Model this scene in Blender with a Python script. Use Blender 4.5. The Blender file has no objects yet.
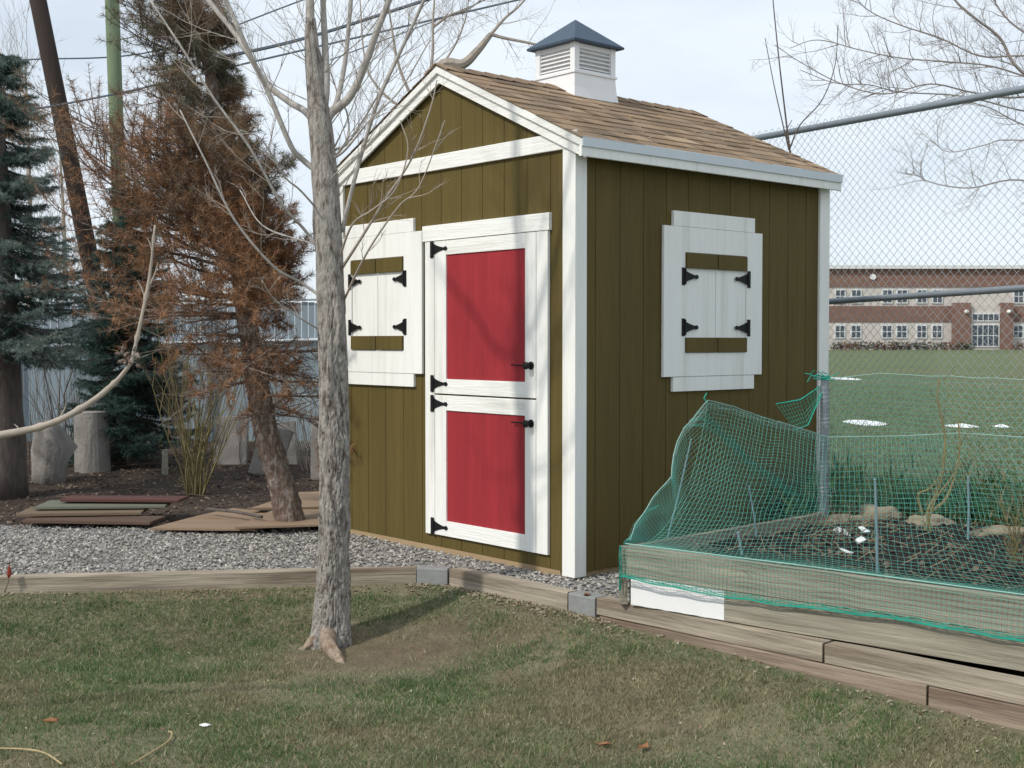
import bpy, math, random
import numpy as np
from mathutils import Vector, noise
R = math.radians
sc = bpy.context.scene
COL = sc.collection
rng = random.Random(7)
nrng = np.random.default_rng(7)

# ------------------------------------------------------------------ camera, sky, sun
cam_d = bpy.data.cameras.new('camera'); cam = bpy.data.objects.new('camera', cam_d); COL.objects.link(cam)
CAMH = 1.33
PITCH = math.atan(43 / 1259.)
cam.location = (0, 0, CAMH); cam.rotation_euler = (math.pi/2 - PITCH, 0, 0)
cam_d.sensor_width = 36; cam_d.lens = 1259. / 1024 * 36
cam_d.clip_start = 0.05; cam_d.clip_end = 5000
sc.camera = cam

SUN_AZ = Vector((-0.79, -0.613)); SUN_EL = R(43)
w = bpy.data.worlds.new("World"); sc.world = w; w.use_nodes = True
nt = w.node_tree; nt.nodes.clear()
N = nt.nodes.new; L = nt.links.new
out = N('ShaderNodeOutputWorld'); bg = N('ShaderNodeBackground'); sky = N('ShaderNodeTexSky')
sky.sky_type = 'NISHITA'; sky.sun_disc = False; sky.sun_elevation = SUN_EL
sky.sun_rotation = math.atan2(SUN_AZ.x, SUN_AZ.y); sky.altitude = 1000; sky.dust_density = 1.5; sky.ozone_density = 1.0
tc = N('ShaderNodeTexCoord'); mp = N('ShaderNodeMapping'); mp.inputs['Scale'].default_value = (1, 1, 3.5)
ns = N('ShaderNodeTexNoise'); ns.inputs['Scale'].default_value = 2.2; ns.inputs['Detail'].default_value = 6; ns.inputs['Roughness'].default_value = .55
cr = N('ShaderNodeValToRGB'); cr.color_ramp.elements[0].position = .38; cr.color_ramp.elements[0].color = (.70, .70, .70, 1)
cr.color_ramp.elements[1].position = .62; cr.color_ramp.elements[1].color = (1, 1, 1, 1)
mx = N('ShaderNodeMix'); mx.data_type = 'RGBA'; mx.inputs['B'].default_value = (7.9, 8.65, 9.4, 1)
L(tc.outputs['Generated'], mp.inputs[0]); L(mp.outputs[0], ns.inputs['Vector']); L(ns.outputs[0], cr.inputs[0])
L(cr.outputs[0], mx.inputs['Factor']); L(sky.outputs[0], mx.inputs['A']); L(mx.outputs['Result'], bg.inputs[0])
bg.inputs[1].default_value = 0.112; L(bg.outputs[0], out.inputs[0])

sd = bpy.data.lights.new('sun', 'SUN'); sd.energy = 2.75; sd.angle = R(2.2); sd.color = (1, .95, .86)
sun = bpy.data.objects.new('sun', sd); COL.objects.link(sun)
sdir = Vector((SUN_AZ.x*math.cos(SUN_EL), SUN_AZ.y*math.cos(SUN_EL), math.sin(SUN_EL))).normalized()
sun.rotation_euler = (-sdir).to_track_quat('-Z', 'Y').to_euler(); sun.location = (-5, -5, 12)
sc.view_settings.view_transform = 'Standard'; sc.view_settings.look = 'None'
sc.view_settings.gamma = 1; sc.view_settings.exposure = 0.0; sc.view_settings.use_curve_mapping = False
sc.cycles.max_bounces = 6

# ------------------------------------------------------------------ measuring helper: pixel of the photo -> point at a chosen depth
_f = 1259.; _c, _s = math.cos(PITCH), math.sin(PITCH)
def aty(u, v, Y):
    x = (u-512)/_f; y = -(v-384)/_f
    r = (x, _c + y*_s, -_s + y*_c); k = Y/r[1]
    return Vector((r[0]*k, Y, CAMH + r[2]*k))

# ------------------------------------------------------------------ object helpers
def tag(o, label=None, cat=None, group=None, kind=None):
    if label: o['label'] = label
    if cat: o['category'] = cat
    if group: o['group'] = group
    if kind: o['kind'] = kind
    return o
def thing(name, label, cat, loc=(0, 0, 0), rz=0, group=None):
    o = bpy.data.objects.new(name, None); COL.objects.link(o); o.location = loc; o.rotation_euler = (0, 0, rz)
    o.empty_display_size = .2
    return tag(o, label, cat, group)
class MB:
    def __init__(s): s.v = []; s.f = []; s.c = []; s.n = 0; s.nv = []; s.nf = []; s.nc = []
    def add(s, vs, fs, col=None):
        b = len(s.v); s.v.extend(tuple(p) for p in vs); s.f.extend(tuple(i+b for i in f) for f in fs)
        s.c.extend([col or (1, 1, 1)]*len(vs))
    def box(s, lo, hi, col=None, T=None):
        x0, y0, z0 = lo; x1, y1, z1 = hi
        vs = [(x0,y0,z0),(x1,y0,z0),(x1,y1,z0),(x0,y1,z0),(x0,y0,z1),(x1,y0,z1),(x1,y1,z1),(x0,y1,z1)]
        if T: vs = [T(p) for p in vs]
        s.add(vs, [(0,3,2,1),(4,5,6,7),(0,1,5,4),(1,2,6,5),(2,3,7,6),(3,0,4,7)], col)
    def prism(s, poly, d, col=None, T=None):
        """poly: 3D points, d: extrusion vector"""
        n = len(poly); a = [Vector(p) for p in poly]; b = [p + Vector(d) for p in a]
        vs = a + b
        if T: vs = [T(p) for p in vs]
        s.add(vs, [tuple(range(n)), tuple(range(2*n-1, n-1, -1))] + [(i, n+i, n+(i+1) % n, (i+1) % n) for i in range(n)], col)
    def tube(s, pts, rad, seg=6, col=None, cap=True, disp=None):
        pts = [Vector(p) for p in pts]; n = len(pts)
        if not hasattr(rad, '__len__'): rad = [rad]*n
        ref = None; vs = []; fs = []
        for i, p in enumerate(pts):
            t = (pts[min(i+1, n-1)] - pts[max(i-1, 0)])
            if t.length < 1e-9: t = Vector((0, 0, 1))
            t.normalize()
            if ref is None: ref = Vector((1, 0, 0)) if abs(t.x) < .8 else Vector((0, 1, 0))
            u = (ref - t*ref.dot(t)).normalized(); ref = u; w_ = t.cross(u)
            for k in range(seg):
                a = 2*math.pi*k/seg; r = rad[i]
                if disp: r = r + disp(p, a, r, i)
                vs.append(p + (u*math.cos(a) + w_*math.sin(a))*r)
        for i in range(n-1):
            for k in range(seg):
                k2 = (k+1) % seg; fs.append((i*seg+k, i*seg+k2, (i+1)*seg+k2, (i+1)*seg+k))
        if cap: fs.append(tuple(range(seg-1, -1, -1))); fs.append(tuple(range((n-1)*seg, n*seg)))
        s.add(vs, fs, col)
    def cyl(s, a, b, r, seg=16, col=None, r2=None): s.tube([a, b], [r, r if r2 is None else r2], seg, col)
    def tris(s, V, C):
        """V: (n,3,3) loose triangles, C: (n,3) colours"""
        s.nv.append(np.asarray(V, float).reshape(-1, 3)); s.nc.append(np.repeat(np.asarray(C, float), 3, axis=0))
    def build(s, name, mat, parent=None, org=None, smooth=False, bevel=0):
        V = np.array(s.v, float).reshape(-1, 3); C = np.array(s.c, float).reshape(-1, 3)
        nb = len(V); loops = [i for f in s.f for i in f]; tot = [len(f) for f in s.f]
        if s.nv:
            T = np.concatenate(s.nv); V = np.concatenate([V, T]); C = np.concatenate([C, np.concatenate(s.nc)])
            loops = np.concatenate([np.array(loops, int), np.arange(nb, nb+len(T))]); tot = np.concatenate([np.array(tot, int), np.full(len(T)//3, 3)])
        else: loops = np.array(loops, int); tot = np.array(tot, int)
        if org is not None: V = V - np.array(org, float)
        me = bpy.data.meshes.new(name); me.vertices.add(len(V)); me.vertices.foreach_set('co', V.ravel())
        me.loops.add(len(loops)); me.loops.foreach_set('vertex_index', loops.astype(np.int32))
        me.polygons.add(len(tot)); st = np.concatenate([[0], np.cumsum(tot)[:-1]]); me.polygons.foreach_set('loop_start', st.astype(np.int32))
        ca = me.color_attributes.new('Col', 'FLOAT_COLOR', 'POINT')
        ca.data.foreach_set('color', np.concatenate([C, np.ones((len(C), 1))], 1).ravel().astype(np.float32))
        me.update(calc_edges=True); me.validate()
        me.polygons.foreach_set('use_smooth', np.full(len(me.polygons), bool(smooth)))
        me.materials.append(mat)
        o = bpy.data.objects.new(name, me); COL.objects.link(o)
        if parent: o.parent = parent
        elif org is not None: o.location = org
        if bevel:
            m = o.modifiers.new('bevel', 'BEVEL'); m.width = bevel; m.segments = 2; m.limit_method = 'ANGLE'
        return o

# ------------------------------------------------------------------ materials
def mat(name, base=(.5, .5, .5), rough=.8, var=.0, vscale=6, stretch=(1, 1, 1), bump=0, bscale=40, bstretch=None, col=False,
        var2=None, v2scale=1.2, v2lo=.45, v2hi=.65, metal=0, spec=.3, trans=0, bdist=.01, coord='Object', rot=0):
    m = bpy.data.materials.new(name); m.use_nodes = True; t = m.node_tree; b = t.nodes['Principled BSDF']
    n_ = t.nodes.new; l_ = t.links.new
    b.inputs['Roughness'].default_value = rough; b.inputs['Metallic'].default_value = metal; b.inputs['Specular IOR Level'].default_value = spec
    tc = n_('ShaderNodeTexCoord'); mp = n_('ShaderNodeMapping'); mp.inputs['Scale'].default_value = stretch
    mr = n_('ShaderNodeMapping'); mr.inputs['Rotation'].default_value = (0, 0, rot); l_(tc.outputs[coord], mr.inputs[0]); l_(mr.outputs[0], mp.inputs[0])
    ns = n_('ShaderNodeTexNoise'); ns.inputs['Scale'].default_value = vscale; ns.inputs['Detail'].default_value = 8; ns.inputs['Roughness'].default_value = .65
    l_(mp.outputs[0], ns.inputs['Vector'])
    c = n_('ShaderNodeRGB'); c.outputs[0].default_value = (*base, 1); cur = c.outputs[0]
    if col:
        at = n_('ShaderNodeAttribute'); at.attribute_name = 'Col'
        mm = n_('ShaderNodeMix'); mm.data_type = 'RGBA'; mm.blend_type = 'MULTIPLY'; mm.inputs['Factor'].default_value = 1
        l_(cur, mm.inputs['A']); l_(at.outputs['Color'], mm.inputs['B']); cur = mm.outputs['Result']
    if var2:
        n2 = n_('ShaderNodeTexNoise'); n2.inputs['Scale'].default_value = v2scale; n2.inputs['Detail'].default_value = 7; n2.inputs['Roughness'].default_value = .6
        l_(mp.outputs[0], n2.inputs['Vector'])
        rp = n_('ShaderNodeMapRange'); rp.inputs[1].default_value = v2lo; rp.inputs[2].default_value = v2hi; l_(n2.outputs[0], rp.inputs[0])
        mm = n_('ShaderNodeMix'); mm.data_type = 'RGBA'; l_(rp.outputs[0], mm.inputs['Factor']); l_(cur, mm.inputs['A']); mm.inputs['B'].default_value = (*var2, 1); cur = mm.outputs['Result']
    if var:
        rp = n_('ShaderNodeMapRange'); rp.inputs[1].default_value = .25; rp.inputs[2].default_value = .75
        rp.inputs[3].default_value = 1-var; rp.inputs[4].default_value = 1+var; l_(ns.outputs[0], rp.inputs[0])
        mm = n_('ShaderNodeMix'); mm.data_type = 'RGBA'; mm.blend_type = 'MULTIPLY'; mm.inputs['Factor'].default_value = 1
        l_(cur, mm.inputs['A']); cb = n_('ShaderNodeCombineXYZ')
        for i in range(3): l_(rp.outputs[0], cb.inputs[i])
        l_(cb.outputs[0], mm.inputs['B']); cur = mm.outputs['Result']
    l_(cur, b.inputs['Base Color'])
    if bump:
        mp2 = n_('ShaderNodeMapping'); mp2.inputs['Scale'].default_value = bstretch or stretch; l_(mr.outputs[0], mp2.inputs[0])
        nb = n_('ShaderNodeTexNoise'); nb.inputs['Scale'].default_value = bscale; nb.inputs['Detail'].default_value = 6; nb.inputs['Roughness'].default_value = .6
        l_(mp2.outputs[0], nb.inputs['Vector'])
        bp = n_('ShaderNodeBump'); bp.inputs['Strength'].default_value = bump; bp.inputs['Distance'].default_value = bdist; l_(nb.outputs[0], bp.inputs['Height']); l_(bp.outputs[0], b.inputs['Normal'])
    if trans:
        tr = n_('ShaderNodeBsdfTranslucent'); l_(cur, tr.inputs[0]); ms = n_('ShaderNodeMixShader'); ms.inputs[0].default_value = trans
        o_ = t.nodes['Material Output']; l_(b.outputs[0], ms.inputs[1]); l_(tr.outputs[0], ms.inputs[2]); l_(ms.outputs[0], o_.inputs[0])
    return m
VG = (1, 1, .06)     # vertical grain
M = dict(
    olive=mat('olive_paint', (.112, .081, .021), .75, .16, 34, VG, .5, 70, VG, var2=(.088, .066, .017), v2scale=2.5, v2lo=.46, v2hi=.7),
    white=mat('white_paint', (.85, .85, .815), .7, .05, 30, VG, .5, 70, VG, var2=(.62, .61, .56), v2scale=9, v2lo=.52, v2hi=.8),
    whiteh=mat('white_paint_across', (.85, .85, .815), .7, .05, 30, (1, .06, 1), .5, 70, (1, .06, 1), var2=(.63, .62, .57), v2scale=9, v2lo=.52, v2hi=.8),
    red=mat('red_paint', (.33, .026, .034), .65, .10, 34, VG, .5, 70, VG, var2=(.28, .022, .03), v2scale=3),
    vinyl=mat('white_vinyl', (.80, .80, .80), .4, .03),
    bluecap=mat('blue_grey_shingle_cap', (.065, .095, .135), .75, .2, 40, bump=.4, bscale=120),
    black=mat('black_iron', (.008, .008, .008), .55, .2, spec=.25),
    steel=mat('galvanised_steel', (.30, .335, .37), .42, .12, 14, metal=.55),
    wire=mat('galvanised_wire', (.42, .45, .47), .5, .1, metal=.4),
    drip=mat('painted_metal_drip_edge', (.62, .67, .70), .5, .04),
    shingle=mat('asphalt_shingle', (1, 1, 1), .95, .3, 160, col=True, bump=.6, bscale=220, bdist=.004),
    timber=mat('weathered_timber', (.35, .30, .235), .9, .4, 18, (.08, 1, 1), 1, 50, (.05, 1, 1), var2=(.17, .13, .095), v2scale=7, v2lo=.5, v2hi=.66),
    timberred=mat('stained_timber', (.28, .22, .17), .9, .4, 18, (.08, 1, 1), 1, 50, (.05, 1, 1), var2=(.14, .095, .07), v2scale=7, v2lo=.5, v2hi=.66),
    greyboard=mat('grey_board', (.31, .285, .225), .9, .38, 22, (.06, 1, 1), .9, 60, (.05, 1, 1), var2=(.20, .18, .14), v2scale=9, v2lo=.5, v2hi=.64, rot=.7194),
    greyboardb=mat('grey_board_side', (.31, .285, .225), .9, .38, 22, (.06, 1, 1), .9, 60, (.05, 1, 1), var2=(.20, .18, .14), v2scale=9, v2lo=.5, v2hi=.64, rot=-.771),
    greyblock=mat('grey_block', (.25, .255, .25), .9, .15, 20, bump=.4),
    skid=mat('skid_lumber', (.36, .26, .15), .85, .2, 10, (1, .1, 1), .4),
    lawn=mat('lawn_soil', (.165, .15, .092), .95, .35, 9, bump=.8, bscale=60, var2=(.17, .125, .08), v2scale=1.6, v2lo=.52, v2hi=.68, col=True),
    grass=mat('grass_blades', (1, 1, 1), .8, .15, 3, col=True, trans=.25),
    gravelbase=mat('gravel_base', (.26, .26, .26), .95, .6, 70, bump=1, bscale=70, bdist=.02),
    stones=mat('gravel_stones', (1, 1, 1), .9, .2, 60, col=True),
    soil=mat('bare_soil', (.045, .031, .024), .95, .5, 12, bump=1, bscale=30, bdist=.03, var2=(.085, .06, .044), v2scale=1.3, v2lo=.5, v2hi=.7),
    bedsoil=mat('garden_soil', (.022, .017, .014), .95, .4, 20, bump=1, bscale=40, bdist=.03),
    field=mat('school_field', (.10, .135, .055), .95, .25, 2.5, bump=.3, bscale=8, var2=(.135, .14, .07), v2scale=.09, v2lo=.45, v2hi=.65),
    barkgrey=mat('grey_bark', (.33, .305, .275), .95, .45, 55, (1, 1, .35), .9, 110, (1, 1, .4), bdist=.01, var2=(.13, .105, .09), v2scale=34, v2lo=.5, v2hi=.64),
    barksmooth=mat('smooth_bark', (.40, .375, .345), .9, .35, 30, (1, 1, .6), .6, 70),
    barkred=mat('scaly_bark', (.17, .12, .095), .95, .5, 45, (1, 1, .5), 1, 70, bdist=.02, var2=(.29, .25, .22), v2scale=30, v2lo=.5, v2hi=.6),
    barkdark=mat('dark_bark', (.11, .092, .082), .95, .4, 25, (1, 1, .3), .8),
    root=mat('bare_root_wood', (.29, .225, .17), .9, .4, 40, (1, 1, 1), .8, 60, var2=(.2, .14, .10), v2scale=18, v2lo=.5, v2hi=.62),
    twig=mat('pale_twig', (.36, .31, .26), .85, .2, 20),
    twigfar=mat('far_twig', (.30, .26, .24), .9, .2, 10),
    needle=mat('needles', (1, 1, 1), .7, .15, 4, col=True, trans=.2),
    pole=mat('brown_pole', (.034, .024, .02), .9, .3, 8, (1, 1, .1), .5),
    polegreen=mat('green_pole', (.145, .19, .115), .85, .25, 8, (1, 1, .1), .4),
    cable=mat('cable', (.10, .13, .17), .6),
    concrete=mat('concrete', (.30, .28, .26), .95, .3, 10, bump=.8, bscale=35, var2=(.2, .185, .17), v2scale=5),
    slat=mat('blue_grey_slat', (.25, .31, .35), .6, .12, 6, (1, 1, .2)),
    ply=mat('plywood', (.28, .20, .135), .85, .25, 8, (.15, 1, 1), .3, var2=(.25, .16, .10), v2scale=3),
    boards=mat('painted_board', (1, 1, 1), .85, .3, 10, (.15, 1, 1), .4, col=True),
    net=mat('green_netting', (.11, .38, .31), .6, .1),
    netpale=mat('pale_netting', (.33, .52, .46), .6, .1),
    hem=mat('netting_hem', (.02, .30, .22), .6, .2),
    stake=mat('blue_grey_stake', (.16, .24, .27), .6, .15),
    brick=mat('red_brick', (.215, .125, .10), .9, .2, 1.5),
    cream=mat('pale_stone', (.58, .53, .49), .9, .08, 1),
    glass=mat('dark_glass', (.045, .06, .08), .12, spec=.6),
    winframe=mat('white_window_frame', (.72, .72, .72), .6),
    roofgrey=mat('flat_roof', (.35, .34, .33), .9),
    snow=mat('old_snow', (.86, .88, .9), .7, .05, 8, bump=.5, bscale=15),
    straw=mat('dry_straw', (.42, .33, .18), .9, .3, 10),
    leaf=mat('dry_leaf', (.26, .12, .055), .8, .3, 30),
    redbud=mat('red_bud', (.24, .035, .02), .7),
    paper=mat('white_scrap', (.8, .8, .8), .7),
    weeds=mat('weed_leaves', (1, 1, 1), .8, col=True, trans=.3),
    rock=mat('tan_rock', (.30, .25, .18), .95, .3, 12, bump=.8, bscale=30, var2=(.25, .20, .15), v2scale=5),
)

# ------------------------------------------------------------------ the ground
def border_d(x, y):      # distance on the camera side of the timber line
    dL = ((7.33 + .121*(x+.45)) - y)*.993
    dR = (x-.43)*-.724 + (y-6.44)*-.69
    return min(dL, dR)
def ss(t): t = max(0, min(1, t)); return t*t*(3-2*t)
def lawn_z(x, y):
    d = border_d(x, y); z0 = -.088 - .087*max(0, min(1, (x-.3)/1.6))
    return z0 + (-.275 - z0)*ss(d/.85) + .012*noise.noise((x*1.3, y*1.3, 0)) * ss(d/.3)
mb = MB(); nx, ny = 330, 260
xs = np.linspace(-16, 12, nx); ys = np.linspace(-8, 8.4, ny)
def bare(x, y): return max(0, min(1, 1.35-math.hypot((x+.50)/.62, (y-6.42)/.36)+.5*noise.noise((x*5, y*5, 4))))
mb.add([(x, y, lawn_z(x, y)) for y in ys for x in xs], [(j*nx+i, j*nx+i+1, (j+1)*nx+i+1, (j+1)*nx+i) for j in range(ny-1) for i in range(nx-1)])
mb.c = [(1-.20*bare(v[0], v[1]), 1-.33*bare(v[0], v[1]), 1-.28*bare(v[0], v[1])) for v in mb.v]
tag(mb.build('lawn', M['lawn'], smooth=True), kind='structure')

def loft(A, B, nu, nv, zf):
    def samp(P, t):
        x = t*(len(P)-1); i = min(int(x), len(P)-2); f = x-i
        return (P[i][0]*(1-f)+P[i+1][0]*f, P[i][1]*(1-f)+P[i+1][1]*f)
    vs = []
    for j in range(nv+1):
        for i in range(nu+1):
            a = samp(A, i/nu); b = samp(B, i/nu); s = (j/nv)
            x, y = a[0]*(1-s)+b[0]*s, a[1]*(1-s)+b[1]*s; vs.append((x, y, zf(x, y)))
    w_ = nu+1
    return vs, [(j*w_+i, j*w_+i+1, (j+1)*w_+i+1, (j+1)*w_+i) for j in range(nv) for i in range(nu)]
P = [(-14, 5.73), (-7, 6.58), (-.43, 7.38), (.44, 6.49), (3.6, 3.19), (8, -1.4)]
Q = [(-60, 17), (-12, 17.2), (-1.2, 15.6), (2.0, 10.75), (5.8, 5.2), (14, -7)]
def soil_z(x, y): return -.045 + .02*noise.noise((x*.9, y*.9, 3)) + .10*ss((y-9.5)/5)
mb = MB(); mb.add(*loft(P, Q, 100, 90, soil_z)); tag(mb.build('bare_soil', M['soil'], smooth=True), kind='structure')
FAR = [(-2500, 200), (-1200, 2500), (0, 3000), (700, 3000), (2500, 2000), (2500, -1500)]
def field_z(x, y): return soil_z(x, y) if y < 0 else (.06 + .50*ss((math.hypot(x, y)-10)/140))
mb = MB()
Qf = [(-60, 17), (-12, 17.2), (-1.2, 15.6), (2.0, 10.75), (5.8, 5.2), (14, -7)]
vs, fs = [], []
nu = 60; rings = [0, .0004, .001, .002, .004, .007, .012, .02, .03, .045, .06, .1, .3, 1]
def samp(Pp, t):
    x = t*(len(Pp)-1); i = min(int(x), len(Pp)-2); f = x-i
    return (Pp[i][0]*(1-f)+Pp[i+1][0]*f, Pp[i][1]*(1-f)+Pp[i+1][1]*f)
for s in rings:
    for i in range(nu+1):
        a = samp(Qf, i/nu); b = samp(FAR, i/nu); x, y = a[0]*(1-s)+b[0]*s, a[1]*(1-s)+b[1]*s
        vs.append((x, y, field_z(x, y) if s else soil_z(x, y)))
for j in range(len(rings)-1):
    for i in range(nu): fs.append((j*(nu+1)+i, j*(nu+1)+i+1, (j+1)*(nu+1)+i+1, (j+1)*(nu+1)+i))
mb.add(vs, fs); tag(mb.build('school_field', M['field'], smooth=True), kind='structure')
# gravel path sheet, between the timbers and the soil, and round the shed
gp = [(-7, 6.58), (-.43, 7.38), (.44, 6.50), (.76, 6.18), (1.9, 7.5), (2.6, 8.3), (1.7, 8.6), (-.6, 8.9), (-1.3, 9.0), (-2.2, 9.05), (-3.6, 9.2), (-7.5, 9.3)]
def pip(x, y, poly):
    c = False; j = len(poly)-1
    for i in range(len(poly)):
        xi, yi = poly[i]; xj, yj = poly[j]
        if (yi > y) != (yj > y) and x < (xj-xi)*(y-yi)/(yj-yi)+xi: c = not c
        j = i
    return c
mb = MB(); mb.add([(x, y, -.024) for x, y in gp], [tuple(range(len(gp)))])
tag(mb.build('gravel_path', M['gravelbase']), kind='structure')
CX, CY = .3536, 7.058; DRx, DRy = .752, .659
def shed_local(x, y): dx, dy = x-CX, y-CY; return dx*DRx+dy*DRy, -dx*DRy+dy*DRx
mb = MB()
octv = [(1,0,0),(-1,0,0),(0,1,0),(0,-1,0),(0,0,1),(0,0,-1)]
octf = [(0,2,4),(2,1,4),(1,3,4),(3,0,4),(2,0,5),(1,2,5),(3,1,5),(0,3,5)]
cnt = 0
def stone(x, y, z, sz, g):
    a = rng.random()*6.28; c_, s_ = math.cos(a), math.sin(a); sx, sy, sz_ = sz*rng.uniform(.6, 1.1), sz*rng.uniform(.5, .9), sz*rng.uniform(.35, .7)
    tx, ty = rng.uniform(-.5, .5), rng.uniform(-.5, .5)
    vs = []
    for px, py, pz in octv:
        px += rng.uniform(-.3, .3); py += rng.uniform(-.3, .3); px *= sx; py *= sy; pz = pz*sz_ + px*tx + py*ty
        vs.append((x+px*c_-py*s_, y+px*s_+py*c_, z+pz))
    mb.add(vs, octf, g)
while cnt < 19000:
    x = rng.uniform(-4.6, 2.2); y = rng.uniform(6.2, 9.3)
    if not pip(x, y, gp): continue
    s_, t_ = shed_local(x, y)
    if 0.05 < s_ < 2.4 and .05 < t_ < 2.4: continue
    if -.4+ x*0 > 9: continue
    if y > 8.75 + .15*noise.noise((x*3, 0, 0)) and rng.random() < .5: continue
    v = rng.choice([.17, .23, .29, .33, .37, .42]) * rng.uniform(.8, 1.15)
    stone(x, y, -.020+rng.random()*.006, rng.choice([.008, .011, .014, .018]), (v*1.05, v*.99, v*.90)); cnt += 1
tag(mb.build('gravel', M['stones']), 'grey crushed gravel spread between lawn edging and shed', 'gravel', kind='stuff')

# grass blades
def blades(n, x0, x1, y0, y1, ok, zf, hmin, hmax, colf, wd=.0022):
    out = []; cols = []
    k = 0
    while k < n:
        x = rng.uniform(x0, x1); y = rng.uniform(y0, y1)
        if not ok(x, y): continue
        h = rng.uniform(hmin, hmax); a = rng.random()*6.283; le = rng.uniform(.2, 1.3)*h
        h *= tuft_h(x, y); z = zf(x, y); dx, dy = math.cos(a), math.sin(a); b = rng.random()*6.283; wx, wy = math.cos(b)*wd, math.sin(b)*wd
        out.append(((x-wx, y-wy, z-.004), (x+wx, y+wy, z-.004), (x+dx*le, y+dy*le, z+h))); cols.append(colf(x, y)); k += 1
    return np.array(out), np.array(cols)
def tuft_h(x, y): return .7+.9*max(0, noise.noise((x*5, y*6, 8)))+(.5 if noise.noise((x*17, y*17, 2)) > .45 else 0)
def patch(x, y): return noise.fractal((x*1.1, y*1.6, 1.7), .8, 2.1, 4)
def lawn_ok(x, y):
    if border_d(x, y) < .06: return False
    if abs(x) > .42*y+.5: return False
    if rng.random() < bare(x, y)*.80: return False
    dd = math.hypot(x+.7, (y-6.35)*1.2)
    if dd < .5 and rng.random() < .95-1.0*dd: return False
    if border_d(x, y) < .2 and rng.random() < .55: return False
    if patch(x+5, y) < -.35 and rng.random() < .6: return False
    return True
def lawn_col(x, y):
    g = patch(x, y)*.9 + .15 + rng.uniform(-.35, .35)
    r = rng.random()
    if g > .10: c = (.095, .165, .055)
    elif g > -.1: c = (.155, .185, .08)
    elif r < .5: c = (.27, .245, .14)
    else: c = (.17, .16, .085)
    if rng.random() < .22: c = (.38, .35, .23)
    k = rng.uniform(.75, 1.3); return (c[0]*k, c[1]*k, c[2]*k)
mb = MB(); V, C = blades(290000, -4, 4, 3.9, 7.6, lawn_ok, lawn_z, .008, .03, lawn_col); mb.tris(V, C)
tag(mb.build('grass', M['grass']), 'short patchy lawn grass, green with dry tan areas', 'grass', kind='stuff')

# ------------------------------------------------------------------ the shed  (local x = depth, local y = width to the left, z up)
shed = thing('garden_shed', 'olive garden shed with white trim and red split stable door', 'shed', (CX, CY, 0), math.atan2(DRy, DRx))
W, D = 2.43, 2.425; RZ, EZ = 3.052, 2.448; OV = .085; SL = (RZ-EZ)/(W/2+OV)
def roofz(t): return RZ - SL*abs(t-W/2)
# front and back walls: planks
def gable_wall(name, x0, x1, sgn):
    b = MB(); g = .0045; edges = [.02] + [.02+.2033*k for k in range(1, 12)] + [W-.02]
    for i in range(len(edges)-1):
        a, c = edges[i]+g/2, edges[i+1]-g/2
        pts = [(x0, a, .015), (x0, c, .015), (x0, c, roofz(c)-.03)]
        if a < W/2 < c: pts.append((x0, W/2, RZ-.03))
        pts.append((x0, a, roofz(a)-.03))
        b.prism(pts, (x1-x0, 0, 0))
    b.prism([(x0+.0035*sgn, .02, .016), (x0+.0035*sgn, W-.02, .016), (x0+.0035*sgn, W-.02, 2.39), (x0+.0035*sgn, W/2, RZ-.04), (x0+.0035*sgn, .02, 2.39)], (x1-x0+.01*sgn, 0, 0))
    return b.build(name, M['olive'], shed)
gable_wall('wall', .02, .034, 1)
gable_wall('wall', D-.02, D-.034, -1)
def side_wall(y0, y1, sgn):
    b = MB(); g = .005; edges = [.05] + [-.02+.2*k for k in range(1, 12)] + [D-.05]
    for i in range(len(edges)-1): b.box((edges[i]+g/2, min(y0, y1), .015), (edges[i+1]-g/2, max(y0, y1), 2.42))
    ya, yb = y0+.004*sgn, y1+.01*sgn
    b.box((.05, min(ya, yb), .016), (D-.05, max(ya, yb), 2.419))
    return b.build('wall', M['olive'], shed)
side_wall(.02, .034, 1); side_wall(W-.02, W-.034, -1)
b = MB(); b.box((.03, .03, -.03), (D-.03, .14, .014)); b.box((.03, W-.14, -.03), (D-.03, W-.03, .014)); b.box((.022, .141, -.029), (.12, W-.141, .014)); b.build('skid', M['skid'], shed)
def trim(lo, hi, m='white', name='trim_board', bev=.0025):
    b = MB(); b.box(lo, hi); return b.build(name, M[m], shed, bevel=bev)
# corner trims
trim((0, 0, -.008), (.0195, .104, 2.41)); trim((.02, 0, -.008), (.092, .0195, 2.43))
trim((0, W-.104, -.008), (.0195, W, 2.41)); trim((.02, W-.0195, -.008), (.078, W, 2.44))
trim((D-.11, 0, -.008), (D, .0195, 2.45)); trim((D-.11, W-.0195, -.008), (D, W, 2.44)); trim((D-.0195, .02, -.008), (D, .1, 2.40)); trim((D-.0195, W-.1, -.008), (D, W-.02, 2.40))
# gable cross board
trim((-.001, .0, 2.4105), (.0195, W, 2.508), 'whiteh')
# rake boards: wide lower board and narrow upper one, both slopes, front and back
def rake(y0, y1, x0, x1, ztop, zbot, name='rake_board'):
    b = MB(); b.prism([(x0, y0, roofz(y0)+zbot), (x0, y1, roofz(y1)+zbot), (x0, y1, roofz(y1)+ztop), (x0, y0, roofz(y0)+ztop)], (x1-x0, 0, 0))
    return b.build(name, M['whiteh'], shed, bevel=.002)
for xa, xb, xc, xd in ((-.018, -.0015, -.036, -.020), (D+.0005, D+.004, D+.0045, D+.012)):
    rake(-OV, W/2, xa, xb, -.002, -.105); rake(W/2+.0005, W+OV, xa, xb, -.002, -.105)
    rake(-OV-.003, W/2, min(xc, xd), max(xc, xd), .0, -.045); rake(W/2+.0005, W+OV+.003, min(xc, xd), max(xc, xd), .0, -.045)
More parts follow.
